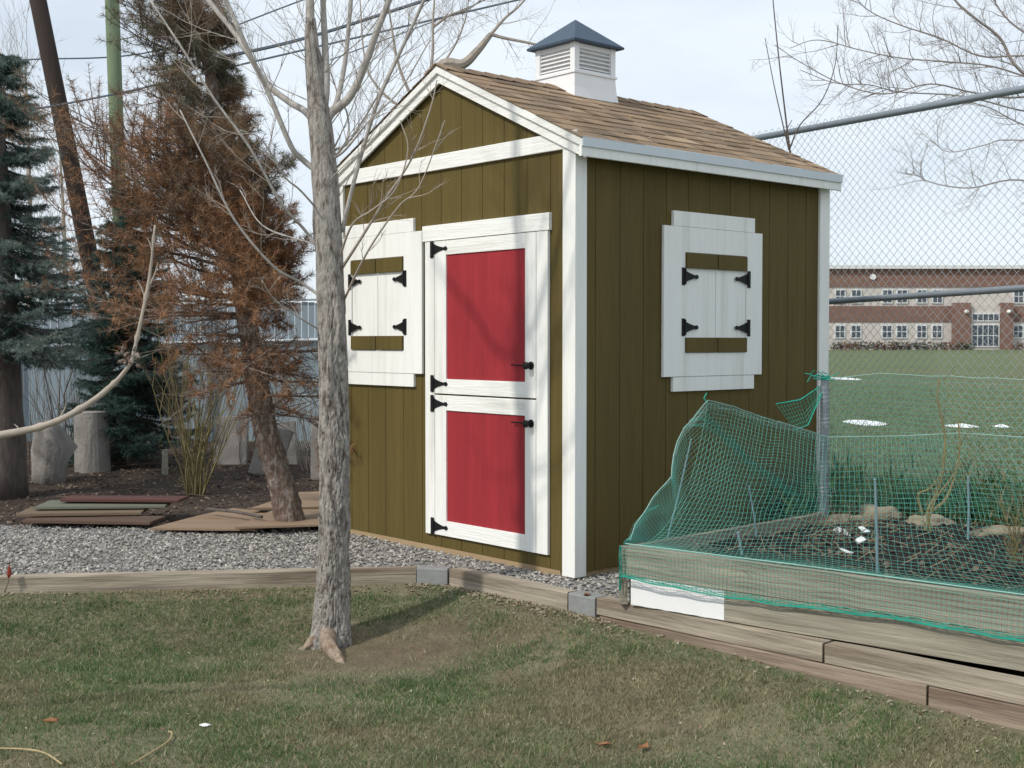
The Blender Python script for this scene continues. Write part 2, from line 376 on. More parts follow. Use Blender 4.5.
# eave fascia + drip edge
for ya, yb, yc, yd in ((-OV-.001, -OV+.02, -OV-.012, -OV-.002), (W+OV-.02, W+OV+.001, W+OV+.002, W+OV+.012)):
    b = MB(); b.box((-.036, ya, EZ-.098), (D+.006, yb, EZ-.038)); b.build('fascia', M['white'], shed, bevel=.002)
    b = MB(); b.box((-.038, yc, EZ-.045), (D+.008, yd, EZ+.010)); b.build('drip_edge', M['drip'], shed, bevel=.002)
for a, c in ((-OV+.021, .018), (W-.018, W+OV-.021)):
    b = MB(); b.box((-.017, a, EZ-.05), (D, c, EZ-.04)); b.build('soffit', M['white'], shed)
# roof deck and shingles
roof = MB()
for sgn in (1, -1):
    y0 = -OV if sgn > 0 else W+OV
    roof.prism([(-.035, y0, EZ-.004), (-.035, W/2, RZ-.004), (-.035, W/2, RZ+.004), (-.035, y0, EZ+.004)], (D+.045, 0, 0), (.2, .15, .1))
cs, sn = 1/math.hypot(1, SL), SL/math.hypot(1, SL)
for sgn in (1, -1):
    length = (W/2+OV)/cs; rows = 11; ex = (length+.02)/rows
    y_e = -OV if sgn > 0 else W+OV
    def PT(x, d, h): return (x, y_e + sgn*(d*cs - h*sn), EZ + d*sn + h*cs)
    for r in range(rows):
        x = -.05 - rng.random()*.1
        while x < D+.01:
            w_ = rng.choice([.07, .1, .13, .17, .24]); xa, xb = max(x, -.046), min(x+w_-.004, D+.018); x += w_
            if xb - xa < .01: continue
            thick = rng.random() < .55; lo = (-.008 if r == 0 else -.015+ex*r) + (0 if thick or r == 0 else .018); h0 = .013 if thick else .009
            hi = min(ex*(r+1)+.02, length)
            v = rng.uniform(.7, 1.25); base = rng.choice([(.27, .185, .115), (.235, .165, .105), (.30, .215, .14), (.20, .145, .10)])
            c = tuple(q*v for q in base)
            vs = [PT(xa, lo, .004), PT(xb, lo, .004), PT(xb, lo, h0), PT(xa, lo, h0), PT(xa, hi, .005), PT(xb, hi, .005)]
            fs = [(0, 1, 2, 3), (3, 2, 5, 4), (1, 5, 2), (0, 3, 4)]
            roof.add(vs, fs if sgn > 0 else [f[::-1] for f in fs], c)
# ridge caps
x = -.046
while x < D+.005:
    xb = min(x+.145, D+.02); v = rng.uniform(.75, 1.15); c = (.24*v, .17*v, .115*v)
    for sg in (1, -1):
        a, d_ = W/2, W/2+sg*.12
        roof.add([(x, a, RZ+.020), (xb, a, RZ+.014), (xb, d_, roofz(d_)+.012), (x, d_, roofz(d_)+.019), (x, a, RZ+.012), (x, d_, roofz(d_)+.010)],
                 [(0, 1, 2, 3), (4, 0, 3, 5)], c)
    x += .135
rf = roof.build('roof', M['shingle'], shed); rf['label'] = 'tan and brown asphalt shingle roof'
# cupola
CZ = -.024
cx, cy = 1.175, W/2
cup = MB()
def sq(a, z): return [(cx-a, cy-a, z), (cx+a, cy-a, z), (cx+a, cy+a, z), (cx-a, cy+a, z)]
def frust(mbx, rings_):
    vs = [p for a, z in rings_ for p in sq(a, z)]; n = len(rings_)
    fs = [(0, 3, 2, 1), tuple(range((n-1)*4, n*4))] + [(i*4+k, i*4+(k+1) % 4, (i+1)*4+(k+1) % 4, (i+1)*4+k) for i in range(n-1) for k in range(4)]
    mbx.add(vs, fs)
frust(cup, [(.222, 2.93), (.212, 2.98), (.200, 3.06), (.194, 3.15)])
frust(cup, [(.203, 3.1505), (.203, 3.166)])
frust(cup, [(.165, 3.1665), (.165, 3.352)])
for sx in (-1, 1):
    for sy in (-1, 1):
        cup.box((cx+sx*.173-.022, cy+sy*.173-.022, 3.167), (cx+sx*.173+.022, cy+sy*.173+.022, 3.352))
for k in range(4):
    def T(p, k=k):
        q = (p[0], p[1])
        for _ in range(k): q = (-q[1], q[0])
        return (cx+q[0], cy+q[1], p[2])
    cup.box((-.151, -.188, 3.32), (.151, -.1655, 3.351), T=T); cup.box((-.151, -.188, 3.167), (.151, -.1655, 3.18), T=T)
cupo = cup.build('cupola', M['vinyl'], shed); cupo.location.z = CZ
for k in range(4):
    lv = MB()
    def T(p, k=k):
        q = (p[0], p[1])
        for _ in range(k): q = (-q[1], q[0])
        return (cx+q[0], cy+q[1], p[2])
    for i in range(5):
        z = 3.186 + i*.027
        lv.add([T(p) for p in [(-.15, -.19, z), (.15, -.19, z), (.15, -.168, z+.017), (-.15, -.168, z+.017), (-.15, -.19, z+.004), (.15, -.19, z+.004), (.15, -.168, z+.021), (-.15, -.168, z+.021)]],
               [(0,3,2,1),(4,5,6,7),(0,1,5,4),(1,2,6,5),(2,3,7,6),(3,0,4,7)])
    lv.build('louver', M['vinyl'], cupo)
cap = MB(); vs = sq(.236, 3.353)+sq(.239, 3.366)+[(cx, cy, 3.565)]
cap.add(vs, [(3, 2, 1, 0)]+[(k, (k+1) % 4, 4+(k+1) % 4, 4+k) for k in range(4)]+[(4+k, 4+(k+1) % 4, 8) for k in range(4)])
cap.build('cupola_roof', M['bluecap'], cupo)

# tee hinge; F maps (a, z, out) on the wall plane to shed-local coordinates. dirn = +1 strap toward +a
def hinge(F, a, z, dirn, parent, length=.15):
    b = MB()
    def pr(poly, o0, o1):
        vs = [F(p[0], p[1], o0) for p in poly]+[F(p[0], p[1], o1) for p in poly]; n = len(poly)
        b.add(vs, [tuple(range(n)), tuple(range(2*n-1, n-1, -1))]+[(i, (i+1) % n, n+(i+1) % n, n+i) for i in range(n)])
    pr([(a-.021, z-.053), (a+.008, z-.053), (a+.008, z+.053), (a-.021, z+.053)], .0005, .005)
    s0 = a + (.007 if dirn > 0 else -.020)
    def q(u, v): return (s0+dirn*u, z+v)
    pr([q(0, -.036), q(.04, -.022), q(.075, -.013), q(length-.035, -.007), q(length-.03, -.012), q(length-.012, -.013), q(length, 0),
        q(length-.012, .013), q(length-.03, .012), q(length-.035, .007), q(.075, .013), q(.04, .022), q(0, .036)], .0006, .0046)
    kx = a+.006 if dirn > 0 else a-.02
    b.tube([F(kx, z-.046, .007), F(kx, z+.046, .007)], .006, 8)
    o = b.build('hinge', M['black'], parent)
    return o
def Ff(base): return lambda a, z, o: (base-o, a*1.0045+.025, z+.003*(z-1.3))      # front wall
def Fs(base): return lambda a, z, o: (a*1.0055+.021, base-o, z+.003*(z-1.3))      # side wall
def fbox(F, a0, a1, z0, z1, o0, o1, m, name, parent, bev=.002, col=None):
    b = MB(); vs = [F(a, z, o) for o in (o0, o1) for a, z in ((a0, z0), (a1, z0), (a1, z1), (a0, z1))]
    b.add(vs, [(0, 3, 2, 1), (4, 5, 6, 7), (0, 1, 5, 4), (1, 2, 6, 5), (2, 3, 7, 6), (3, 0, 4, 7)], col)
    return b.build(name, m, parent, bevel=bev)
F0 = Ff(.02)
# door surround
fr = fbox(F0, .184, 1.372, 1.963, 2.062, .0005, .027, M['whiteh'], 'door_header', shed)
fbox(F0, .20, .296, .098, 1.9625, .0005, .021, M['white'], 'door_jamb', shed)
fbox(F0, 1.256, 1.352, .095, 1.9625, .0005, .021, M['white'], 'door_jamb', shed)
def leaf(z0, z1, pz0, pz1, knobz, name, label):
    root_ = fbox(F0, .31, 1.245, z0+.004, z1-.004, .0004, .008, M['white'], name, shed)   # backing slab
    root_['label'] = label
    fbox(F0, .3935, 1.136, pz0, pz1, .0085, .012, M['red'], 'door_panel', root_, 0)
    o1 = .022
    fbox(F0, .300, .393, z0, z1, .0086, o1, M['white'], 'stile', root_); fbox(F0, 1.1365, 1.251, z0, z1, .0086, o1, M['white'], 'stile', root_)
    fbox(F0, .3935, 1.136, pz1+.0005, z1, .0086, o1-.0005, M['whiteh'], 'door_rail', root_); fbox(F0, .3935, 1.136, z0, pz0-.0005, .0086, o1-.0005, M['whiteh'], 'door_rail', root_)
    F1 = Ff(.02-.022)
    # strap goes toward smaller y, plate sits on the jamb
    for hz in ((z1-.05, z0+.062) if name == 'upper_door' else (z1-.055, z0+.052)):
        hinge(F1, 1.283, hz, -1, root_, .145)
    k = MB(); a = .338
    k.tube([F1(a, knobz, 0), F1(a, knobz, .006)], .024, 14); k.tube([F1(a, knobz, .006), F1(a, knobz, .03)], .008, 8)
    k.tube([F1(a, knobz, .03), F1(a, knobz, .036), F1(a, knobz, .05), F1(a, knobz, .056)], [.012, .022, .022, .01], 12)
    k.tube([F1(a+.0, knobz, .012), F1(a+.08, knobz+.001, .012), F1(a+.16, knobz+.002, .012)], [.006, .0045, .005], 6)
    k.build('door_handle', M['black'], root_)
leaf(.998, 1.960, 1.091, 1.870, 1.187, 'upper_door', 'upper half of the split door, taller red panel')
leaf(.098, .988, .194, .892, .850, 'lower_door', 'lower half of the split door, shorter red panel')

def shutters(F, a0, a1, b0, b1, o0, o1, z, label):
    """a: body, b: header/footer, o: opening; z = (foot0, body0, open0, bat, open1, body1, head1)"""
    zf, zb, zo0, bat, zo1, zt, zh = z
    root_ = fbox(F, o0-.02, o1+.02, zo0-.02, zo1+.02, .0004, .004, M['white'], 'window_shutter', shed, 0); root_['label'] = label
    fbox(F, a0, o0, zb, zt, .0045, .025, M['white'], 'window_trim', root_); fbox(F, o1, a1, zb, zt, .0045, .025, M['white'], 'window_trim', root_)
    fbox(F, o0+.0005, o1-.0005, zo1+.001, zt, .0045, .0245, M['white'], 'window_trim', root_); fbox(F, o0+.0005, o1-.0005, zb, zo0-.001, .0045, .0245, M['white'], 'window_trim', root_)
    fbox(F, b0, b1, zt+.002, zh, .0005, .022, M['white'], 'window_header', root_); fbox(F, b0, b1, zf, zb-.002, .0005, .022, M['white'], 'window_sill', root_)
    mid = (o0+o1)/2
    for c0, c1 in ((o0+.004, mid-.003), (mid+.003, o1-.004)):
        lf = fbox(F, c0, c1, zo0+.002, zo1-.002, .0045, .017, M['white'], 'shutter_leaf', root_)
        for k0, k1 in ((zo0+.003, zo0+bat), (zo1-bat, zo1-.003)):
            fbox(F, c0+.002, c1-.002, k0, k1, .0174, .036, M['olive'], 'batten', root_)
    Fh = lambda a, z_, o: F(a, z_, o+.025)
    for hz in (zo0+.155, zo1-.145):
        hinge(Fh, o0-.012, hz, 1, root_, .125); 
        Fm = lambda a, z_, o: F(2*o1-a, z_, o+.025)
        hinge(Fm, o1-.012, hz, 1, root_, .125)
shutters(F0, 1.382, 2.318, 1.475, 2.257, 1.577, 2.182, (1.032, 1.118, 1.268, .096, 1.882, 2.036, 2.124), 'closed white shutter in sunlight left of the door')
shutters(Fs(.02), .708, 1.648, .797, 1.574, .900, 1.490, (1.024, 1.114, 1.258, .093, 1.866, 2.020, 2.113), 'closed white shutter on the shaded side wall')

# ------------------------------------------------------------------ timber edging
def beam(name, a, b_, w_, h, ztop, m, label, cat, group, jit=0.0):
    a = Vector((a[0], a[1], 0)); b2 = Vector((b_[0], b_[1], 0)); d = (b2-a); Ln = d.length; ang = math.atan2(d.y, d.x)
    o = MB(); n = max(2, int(Ln/.12)); prof = [(-.5, 0), (-.44, .06), (.44, .06), (.5, 0), (.5, -.94), (.44, -1), (-.44, -1), (-.5, -.94)]
    prof = [(-.5, -.06), (-.45, 0), (.45, 0), (.5, -.06), (.5, -.95), (.45, -1), (-.45, -1), (-.5, -.95)]
    vs = []
    for i in range(n+1):
        x = Ln*i/n
        for k, (py, pz) in enumerate(prof):
            jj = .004*noise.noise((x*4+a.x, k*1.7, a.y*3))
            vs.append((x, py*w_+jj, pz*h+jj*.8 + jit*math.sin(x*1.2)))
    P8 = 8; fs = [(i*P8+k, (i+1)*P8+k, (i+1)*P8+(k+1) % P8, i*P8+(k+1) % P8) for i in range(n) for k in range(P8)]
    fs += [tuple(range(P8)), tuple(range((n+1)*P8-1, n*P8-1, -1))]
    o.add(vs, fs); ob = o.build(name, m); ob.location = (a.x, a.y, ztop); ob.rotation_euler = (0, 0, ang)
    return tag(ob, label, cat, group)
G = 'landscape timbers edging the lawn'
def edge(a, c, off=.045):       # front top edge line -> centre line of the beam
    a = Vector(a); c = Vector(c); d = (c-a).normalized(); n = Vector((-d.y, d.x))*off; return (tuple(a+n), tuple(c+n))
beam('landscape_timber', *edge((-6.9, 6.55), (-3.40, 6.972)), .09, .12, .004, M['timber'], 'weathered tan timber edging the gravel at the far left', 'timber', G)
beam('landscape_timber', *edge((-3.39, 6.974), (-.56, 7.316)), .09, .12, .003, M['timber'], 'long weathered tan timber between gravel and lawn behind the bare tree', 'timber', G)
beam('landscape_timber', *edge((-.365, 7.27), (.29, 6.585)), .09, .13, .008, M['timber'], 'short timber edging below the red door', 'timber', G)
beam('landscape_timber', *edge((.435, 6.435), (1.36, 5.474)), .09, .087, .008, M['timber'], 'upper timber in front of the bed, end nearest the shed', 'timber', G)
beam('landscape_timber', *edge((1.368, 5.466), (3.4, 3.35)), .09, .087, .006, M['timber'], 'upper timber below the raised bed, running out at the right', 'timber', G)
beam('landscape_timber', *edge((.45, 6.415), (1.70, 5.117)), .10, .10, -.082, M['timberred'], 'lower reddish timber in front of the bed, partly buried at the shed end', 'timber', G)
beam('landscape_timber', *edge((1.708, 5.109), (3.4, 3.345)), .10, .10, -.084, M['timberred'], 'lower reddish timber below the raised bed, running out at the right', 'timber', G)
beam('corner_block', *edge((-.555, 7.315), (-.375, 7.265)), .10, .14, .008, M['greyblock'], 'pale grey block at the bend in the edging beside the shed', 'block', 'grey blocks between edging timbers')
beam('corner_block', *edge((.30, 6.575), (.43, 6.44)), .10, .15, .009, M['greyblock'], 'grey block in the edging at the shed corner', 'block', 'grey blocks between edging timbers')

# ------------------------------------------------------------------ raised bed
BF0 = Vector((.585, 6.265, 0)); BF1 = Vector((3.3, 3.885, 0)); BB = Vector((1.86, 7.50, 0))
bed = thing('raised_garden_bed', 'raised garden bed of weathered grey boards full of dark soil', 'garden bed', (BF0.x, BF0.y, 0))
def plank(a, b_, w_, h, ztop, m, name, bow=0):
    d = b_-a; Ln = d.length; dn = d/Ln; nn = Vector((-dn.y, dn.x, 0)); n = 40; vs = []
    prof = [(-.5, -.02), (-.35, 0), (.35, 0), (.5, -.02), (.5, -.98), (.35, -1), (-.35, -1), (-.5, -.98)]
    for i in range(n+1):
        s = i/n; c = a+d*s - nn*bow*math.sin(s*math.pi)
        for k, (py, pz) in enumerate(prof):
            jj = .0015*noise.noise((s*12+a.x*3, k*1.3, ztop*9))
            vs.append(c+nn*(py*w_+jj)+Vector((0, 0, ztop+pz*h+jj)))
    o = MB(); o.add(vs, [(i*8+k, (i+1)*8+k, (i+1)*8+(k+1) % 8, i*8+(k+1) % 8) for i in range(n) for k in range(8)]+[tuple(range(8)), tuple(range((n+1)*8-1, n*8-1, -1))])
    return o.build(name, m, bed, org=(BF0.x, BF0.y, 0))
# object-space grain runs along x; these planks are rotated, so give them their own material direction
def grain_mat(name, src_args, ang):
    return mat(name, *src_args)
plank(BF0, BF1, .04, .150, .310, M['greyboard'], 'board', .0)
dF = (BF1-BF0).normalized(); nF = Vector((-dF.y, dF.x, 0))
pA = BF0 + dF*.02; pB = BF0+dF*.56
plank(pA, pB, .022, .150, .163, M['paper'], 'white_board'); 
plank(pB+dF*.005, BF1, .036, .146, .159, M['greyboard'], 'board', .0)
plank(BF0+Vector((.02, .03, 0)), BB, .04, .16, .306, M['greyboardb'], 'board'); plank(BF0+Vector((.02, .03, 0)), BB, .036, .13, .143, M['greyboard'], 'board')
b = MB(); b.box((BF0.x-.045, BF0.y+.0, .012), (BF0.x-.005, BF0.y+.05, .30)); b.build('corner_post', M['greyboard'], bed, org=(BF0.x, BF0.y, 0))
mb = MB(); A = [(BF0.x+.02, BF0.y+.03), (BF1.x, BF1.y+.02)]; B = [(BB.x, BB.y), (2.5, 7.8), (3.6, 6.4), (5.2, 4.4)]
mb.add(*loft([(A[0][0]+(A[1][0]-A[0][0])*k/3, A[0][1]+(A[1][1]-A[0][1])*k/3) for k in range(4)], B, 90, 70,
             lambda x, y: .235 + .035*noise.fractal((x*3, y*3, 5), .8, 2, 4)))
mb.build('soil', M['bedsoil'], bed, org=(BF0.x, BF0.y, 0), smooth=True)
# soil side skirt at the back
# stones along the back of the bed
def rockmesh(c, sx, sy, sz, seed, sub=3):
    o = MB(); nu_, nv_ = 22, 12; vs = []; r2 = random.Random(seed)
    for j in range(nv_+1):
        th = math.pi*j/nv_
        for i in range(nu_):
            ph = 2*math.pi*i/nu_; d = Vector((math.sin(th)*math.cos(ph), math.sin(th)*math.sin(ph), math.cos(th)))
            k = 1+.45*noise.noise(d*1.5+Vector((seed*3.1, 0, 0)))+.12*noise.noise(d*4+Vector((seed, 5, 0)))
            vs.append((d.x*sx*k, d.y*sy*k, d.z*sz*k))
    o.add(vs, [(j*nu_+i, (j+1)*nu_+i, (j+1)*nu_+(i+1) % nu_, j*nu_+(i+1) % nu_) for j in range(nv_) for i in range(nu_)])
    return o
RK = [((2.00, 7.52, .245), .14, .07, .045, 'flat tan rock against the galvanised post at the back of the bed'),
      ((2.24, 7.66, .26), .15, .09, .075, 'largest tan rock at the back of the garden bed'),
      ((2.50, 7.50, .24), .15, .07, .05, 'brownish rock right of the largest rock in the bed'),
      ((2.80, 7.15, .235), .17, .07, .04, 'low pale rock behind the dead stalk in the bed'),
      ((3.02, 6.78, .245), .16, .08, .035, 'flat grey brown rock at the right rear of the bed')]
for i, (c, sx, sy, sz, lb) in enumerate(RK):
    o = rockmesh(c, sx, sy, sz, i+2).build('rock', M['rock'], smooth=True); o.location = c; tag(o, lb, 'rock', 'rocks along the back of the bed')

# ------------------------------------------------------------------ netting
def netsheet(mbx, S, nu_, nv_, r, step=1):
    """wires both ways over the surface S(u,v)"""
    P_ = [[Vector(S(i/nu_, j/nv_)) for i in range(nu_+1)] for j in range(nv_+1)]
    def ribbon(pts):
        mbx.tube(pts, r, 3, cap=False)
    for j in range(0, nv_+1): ribbon(P_[j])
    for i in range(0, nu_+1): ribbon([P_[j][i] for j in range(nv_+1)])
def lerp(a, b_, t): return Vector(a)*(1-t)+Vector(b_)*t
def pl(pts, t):
    x = t*(len(pts)-1); i = min(int(x), len(pts)-2); return lerp(pts[i], pts[i+1], x-i)
def wob(p, a, s=2.2, k=0): return p + Vector((noise.noise((p.x*s, p.y*s, p.z*s+k)), noise.noise((p.x*s+9, p.y*s, p.z*s+k)), noise.noise((p.x*s, p.y*s+7, p.z*s+k))))*a
netA = thing('garden_netting', 'green plastic netting draped over the raised bed and its stakes', 'netting', (BF0.x, BF0.y, .31))
ORG = (BF0.x, BF0.y, .31)
# left flank
bot = [BF0+Vector((-.03, .0, .31)), BF0+Vector((.4, .40, .30)), BF0+Vector((.85, .84, .30)), BB+Vector((0, 0, .30))]
top = [aty(630, 541, 6.29), aty(636, 524, 6.32), aty(652, 499, 6.37), aty(671, 477, 6.42), aty(674, 455, 6.47), aty(684, 428, 6.55), aty(708, 400, 6.66), aty(735, 407, 6.85), aty(768, 418, 7.05), aty(800, 429, 7.25), aty(826, 437, 7.5)]
def S(u, v):
    b_ = pl(bot, u); t_ = pl(top, u); p = lerp(b_, t_, v); out_ = Vector((-.66, .75, 0))
    p = p + out_*(.05*math.sin(v*math.pi)*math.sin(u*math.pi)); return wob(wob(p, .03*math.sin(v*3.0), 3), .009, 8)
m1 = MB(); netsheet(m1, S, 74, 30, .0010)
# cover of the bed: front edge -> top hem to the post; sags towards the soil
fe = [BF0+Vector((-.02, -.02, .318)), BF0+dF*1.0+Vector((0, 0, .318)), BF0+dF*2.1+Vector((0, 0, .316)), BF0+dF*3.3+Vector((0, 0, .314))]
be = [top[6], aty(765, 417, 7.0), aty(828, 437, 7.45), aty(900, 436, 7.35), aty(960, 433, 7.2), Vector((3.3, 6.3, .8)), Vector((4.4, 5.3, .8))]
def S2(u, v):
    a = pl(fe, u); c = pl(be, u); s = v
    p = lerp(a, c, s); zlow = a.z + (c.z-a.z)*(s**2.6) - .045*math.sin(min(1, s*1.5)*math.pi)
    p.z = zlow; return wob(wob(p, .05*math.sin(s*math.pi), 1.7, 4), .012*math.sin(s*math.pi), 6, 2)
netsheet(m1, S2, 96, 34, .00088)
# front skirt
def S3(u, v):
    a = pl(fe, u)-nF*.030; drop = .155 + .02*math.sin(u*9) + .04*ss(u*1.3)
    return wob(a - nF*(.012*v) - Vector((0, 0, (.007 if v == 0 else .0)+drop*v)), .009, 7)
netsheet(m1, S3, 145, 8, .0010)
netp = m1.build('net', M['net'], netA, org=ORG)
hm = MB(); hm.tube([S3(i/120, 1.0)-nF*.004 for i in range(121)], .0035, 5); hm.tube([S3(i/120, .90)-nF*.003+Vector((0, 0, .006*math.sin(i*1.1))) for i in range(121)], .0016, 4)
for k in range(5): hm.tube([S3(i/90, .98-.012*k)-nF*.003+Vector((0, 0, .004*math.sin(i*.7+k*2))) for i in range(91)], .0011, 3)
hm.tube([aty(708, 405, 6.67), aty(704, 398, 6.66), aty(707, 393, 6.66)], .004, 4)
for k in range(9):       # bunched netting at the corner of the bed
    q = [BF0+Vector((-.045+.006*math.sin(k*2+j), -.03+.007*k*.6, .31-.045*j)) for j in range(6)]; hm.tube(q, .0016, 3)
hm.build('hem', M['hem'], netA, org=ORG)
hm = MB(); hm.tube([S(i/60, 1.0) for i in range(61)], .0022, 4); hm.tube([S2(i/90, 1.0) for i in range(18, 91)], .0024, 4); hm.tube([S2(i/90, 0)+Vector((0, 0, .003)) for i in range(91)], .0022, 4)
for k in range(4): hm.tube([S(i/60, .985-.012*k)+Vector((0, .002, .003*math.sin(i+k*2))) for i in range(61)], .0009, 3)
hm.build('top_hem', M['netpale'], netA, org=ORG)
fd = MB()
for k in range(16):      # folds where the sheet doubles over itself
    w_ = .0035*k
    fd.tube([S(.50+.33*t+w_+.01*math.sin(t*6+k), .99-.75*t)+Vector((-.012, .012, .002*math.sin(k*3+t*20))) for t in [i/16 for i in range(17)]], .0011, 3)
for k in range(12):
    fd.tube([S(.02+.20*t+.0022*k, .98-.25*t*t)+Vector((-.01, .01, .0)) for t in [i/12 for i in range(13)]], .0010, 3)
fd.build('fold', M['net'], netA, org=ORG)
# back netting
netB = thing('garden_netting', 'upright green netting stretched behind the bed from the galvanised post', 'netting', (BB.x, BB.y, .3))
hemB = [aty(822, 379, 7.52), aty(880, 374, 7.60), aty(942, 376, 7.55), Vector((3.3, 6.75, 1.1)), Vector((4.6, 5.3, 1.08))]
botB = [Vector((1.88, 7.54, .30)), Vector((2.4, 7.72, .30)), Vector((2.75, 7.55, .30)), Vector((3.35, 6.75, .28)), Vector((4.6, 5.3, .28))]
m2 = MB()
def S4(u, v): return wob(wob(lerp(pl(botB, u), pl(hemB, u), v), .03*math.sin(v*3), 2.5), .008, 7)
netsheet(m2, S4, 110, 26, .0010)
m2.build('net', M['net'], netB, org=(BB.x, BB.y, .3))
hm = MB(); hm.tube([S4(i/60, 1) for i in range(61)], .0022, 4); hm.build('hem', M['netpale'], netB, org=(BB.x, BB.y, .3))
netC = thing('garden_netting', 'loose net corner tied to the post against the shed wall', 'netting', tuple(aty(822, 385, 7.55)))
m3 = MB()
ta = [aty(776, 404, 7.35), aty(800, 400, 7.45), aty(822, 385, 7.55)]; tb = [aty(795, 430, 7.3), aty(808, 425, 7.4), aty(822, 392, 7.52)]
def S5(u, v): return wob(lerp(pl(tb, u), pl(ta, u), v), .01, 5)
netsheet(m3, S5, 14, 7, .0011); m3.tube([pl(ta, i/10) for i in range(11)], .004, 4); m3.tube([pl(tb, i/10) for i in range(11)], .004, 4)
pt = aty(820, 377, 7.5)
for k in range(14):
    a = rng.random()*6.28; m3.tube([pt+Vector((math.cos(a)*.05, math.sin(a)*.05, rng.uniform(-.02, .03))), pt+Vector((rng.uniform(-.09, .12), rng.uniform(-.03, .03), rng.uniform(-.03, .04)))], .003, 4)
m3.build('net', M['hem'], netC, org=tuple(aty(822, 385, 7.55)))

# galvanised post wrapped in wire mesh
pb = (1.87, 7.53, .0)
post = thing('fence_post', 'short galvanised post wrapped in wire mesh at the shed corner', 'post', pb)
b = MB(); b.tube([(0, 0, 0), (0, 0, 1.10)], .024, 14); b.tube([(0, 0, 1.10), (0, 0, 1.115), (0, 0, 1.125)], [.027, .022, .005], 14); b.build('pole', M['steel'], post)
b = MB()
for k in range(12):
    a = k*math.pi/6; b.tube([(math.cos(a)*.031+.004*math.sin(k), math.sin(a)*.031, z) for z in (.28, .6, 1.06)], .0013, 3)
for k in range(36):
    z = .28+k*.0217; b.tube([(math.cos(a)*.032, math.sin(a)*.032, z+.004*math.sin(a+k)) for a in [i*math.pi/5 for i in range(11)]], .0013, 3, cap=False)
for k in range(10):
    a = rng.random()*6.28; z = rng.uniform(.35, .6); b.tube([(math.cos(a)*.035, math.sin(a)*.035, z), (math.cos(a)*.07, math.sin(a)*.05, z+rng.uniform(-.03, .05))], .0013, 3)
b.build('wire_wrap', M['wire'], post)
# stakes
ST = [((668, 536), (691, 440), 6.62, 'leaning blue grey stake holding up the left flank of netting', .005),
      ((756, 534), (749, 487), 6.95, 'short leaning grey stake just inside the left board of the bed', .006),
      ((742, 560), (738, 533), 6.35, 'stubby grey stake at the front of the bed', .008),
      ((877, 578), (875, 480), 5.85, 'upright blue grey stake in the front middle of the bed', .007),
      ((968, 528), (968, 478), 6.6, 'blue grey stake in the right rear of the bed', .007)]
for (u0, v0), (u1, v1), Y, lb, r in ST:
    a = aty(u0, v0, Y); c = aty(u1, v1, Y+.03); a2 = a + (a-c).normalized()*.06
    o = MB(); o.tube([a2, lerp(a2, c, .5)+Vector((.004, 0, 0)), c], [r, r*.95, r*.8], 8); o.tube([c, c+(c-a).normalized()*.008], [r*1.15, r*.6], 8)
    tag(o.build('garden_stake', M['stake'], org=tuple(a)), lb, 'stake', 'stakes in the raised bed')

# ------------------------------------------------------------------ tall chain link fence
FA = Vector((1.0, 12.3, 0)); FB = Vector((7.6, 2.59, 0)); dF2 = (FB-FA).normalized(); LF = (FB-FA).length
fence = thing('chain_link_fence', 'tall galvanised chain link fence behind the shed and garden bed', 'fence', tuple(FA))
b = MB(); p_ = .072; nW = int(LF/(p_/2)); H0, H1 = .06, 3.10
nz = int((H1-H0)/(p_*.5))
for i in range(nW):
    a0 = i*p_/2; pts = []
    for k in range(nz+1):
        off = (p_/2 if (k + i) % 2 else 0); z = H0+(H1-H0)*k/nz
        pts.append(FA+dF2*(a0+off*1.0)+Vector((0.002*(1 if k % 2 else -1), .002, z)))
    b.tube(pts, .0023, 3, cap=False)
b.build('mesh', M['wire'], fence, org=tuple(FA))
nn2 = Vector((-dF2.y, dF2.x, 0))*-1
def fpt(u, v, o=0):   # point on fence plane under a pixel
    r = (aty(u, v, 1)-Vector((0, 0, CAMH))); det = r.x*(-dF2.y)+dF2.x*r.y
    k = (FA.x*(-dF2.y)+dF2.x*FA.y)/det; return Vector((r.x*k, r.y*k, CAMH+r.z*k))
zt = fpt(900, 111.6).z
b = MB(); b.tube([FA+Vector((0, 0, fpt(760, 137.5).z)), FB+Vector((0, 0, fpt(1024, 89).z))], .027, 12); b.build('top_rail', M['steel'], fence, org=tuple(FA), smooth=True)
b = MB(); za, zb = fpt(830, 300).z, fpt(1024, 287).z; la, lb_ = (fpt(830, 300)-FA).length, (fpt(1024, 287)-FA).length; sl = (zb-za)/(lb_-la)
p0 = FA+Vector((0, 0, za-sl*la)); b.tube([p0, p0+dF2*LF+Vector((0, 0, sl*LF))], .024, 12); b.build('mid_rail', M['steel'], fence, org=tuple(FA), smooth=True)
for s_ in (0.0, LF-3.0, LF):
    b = MB(); q = FA+dF2*s_+nn2*.05; b.tube([q-Vector((0, 0, .1)), q+Vector((0, 0, 3.12))], .03, 12); b.build('post', M['steel'], fence, org=tuple(FA), smooth=True)

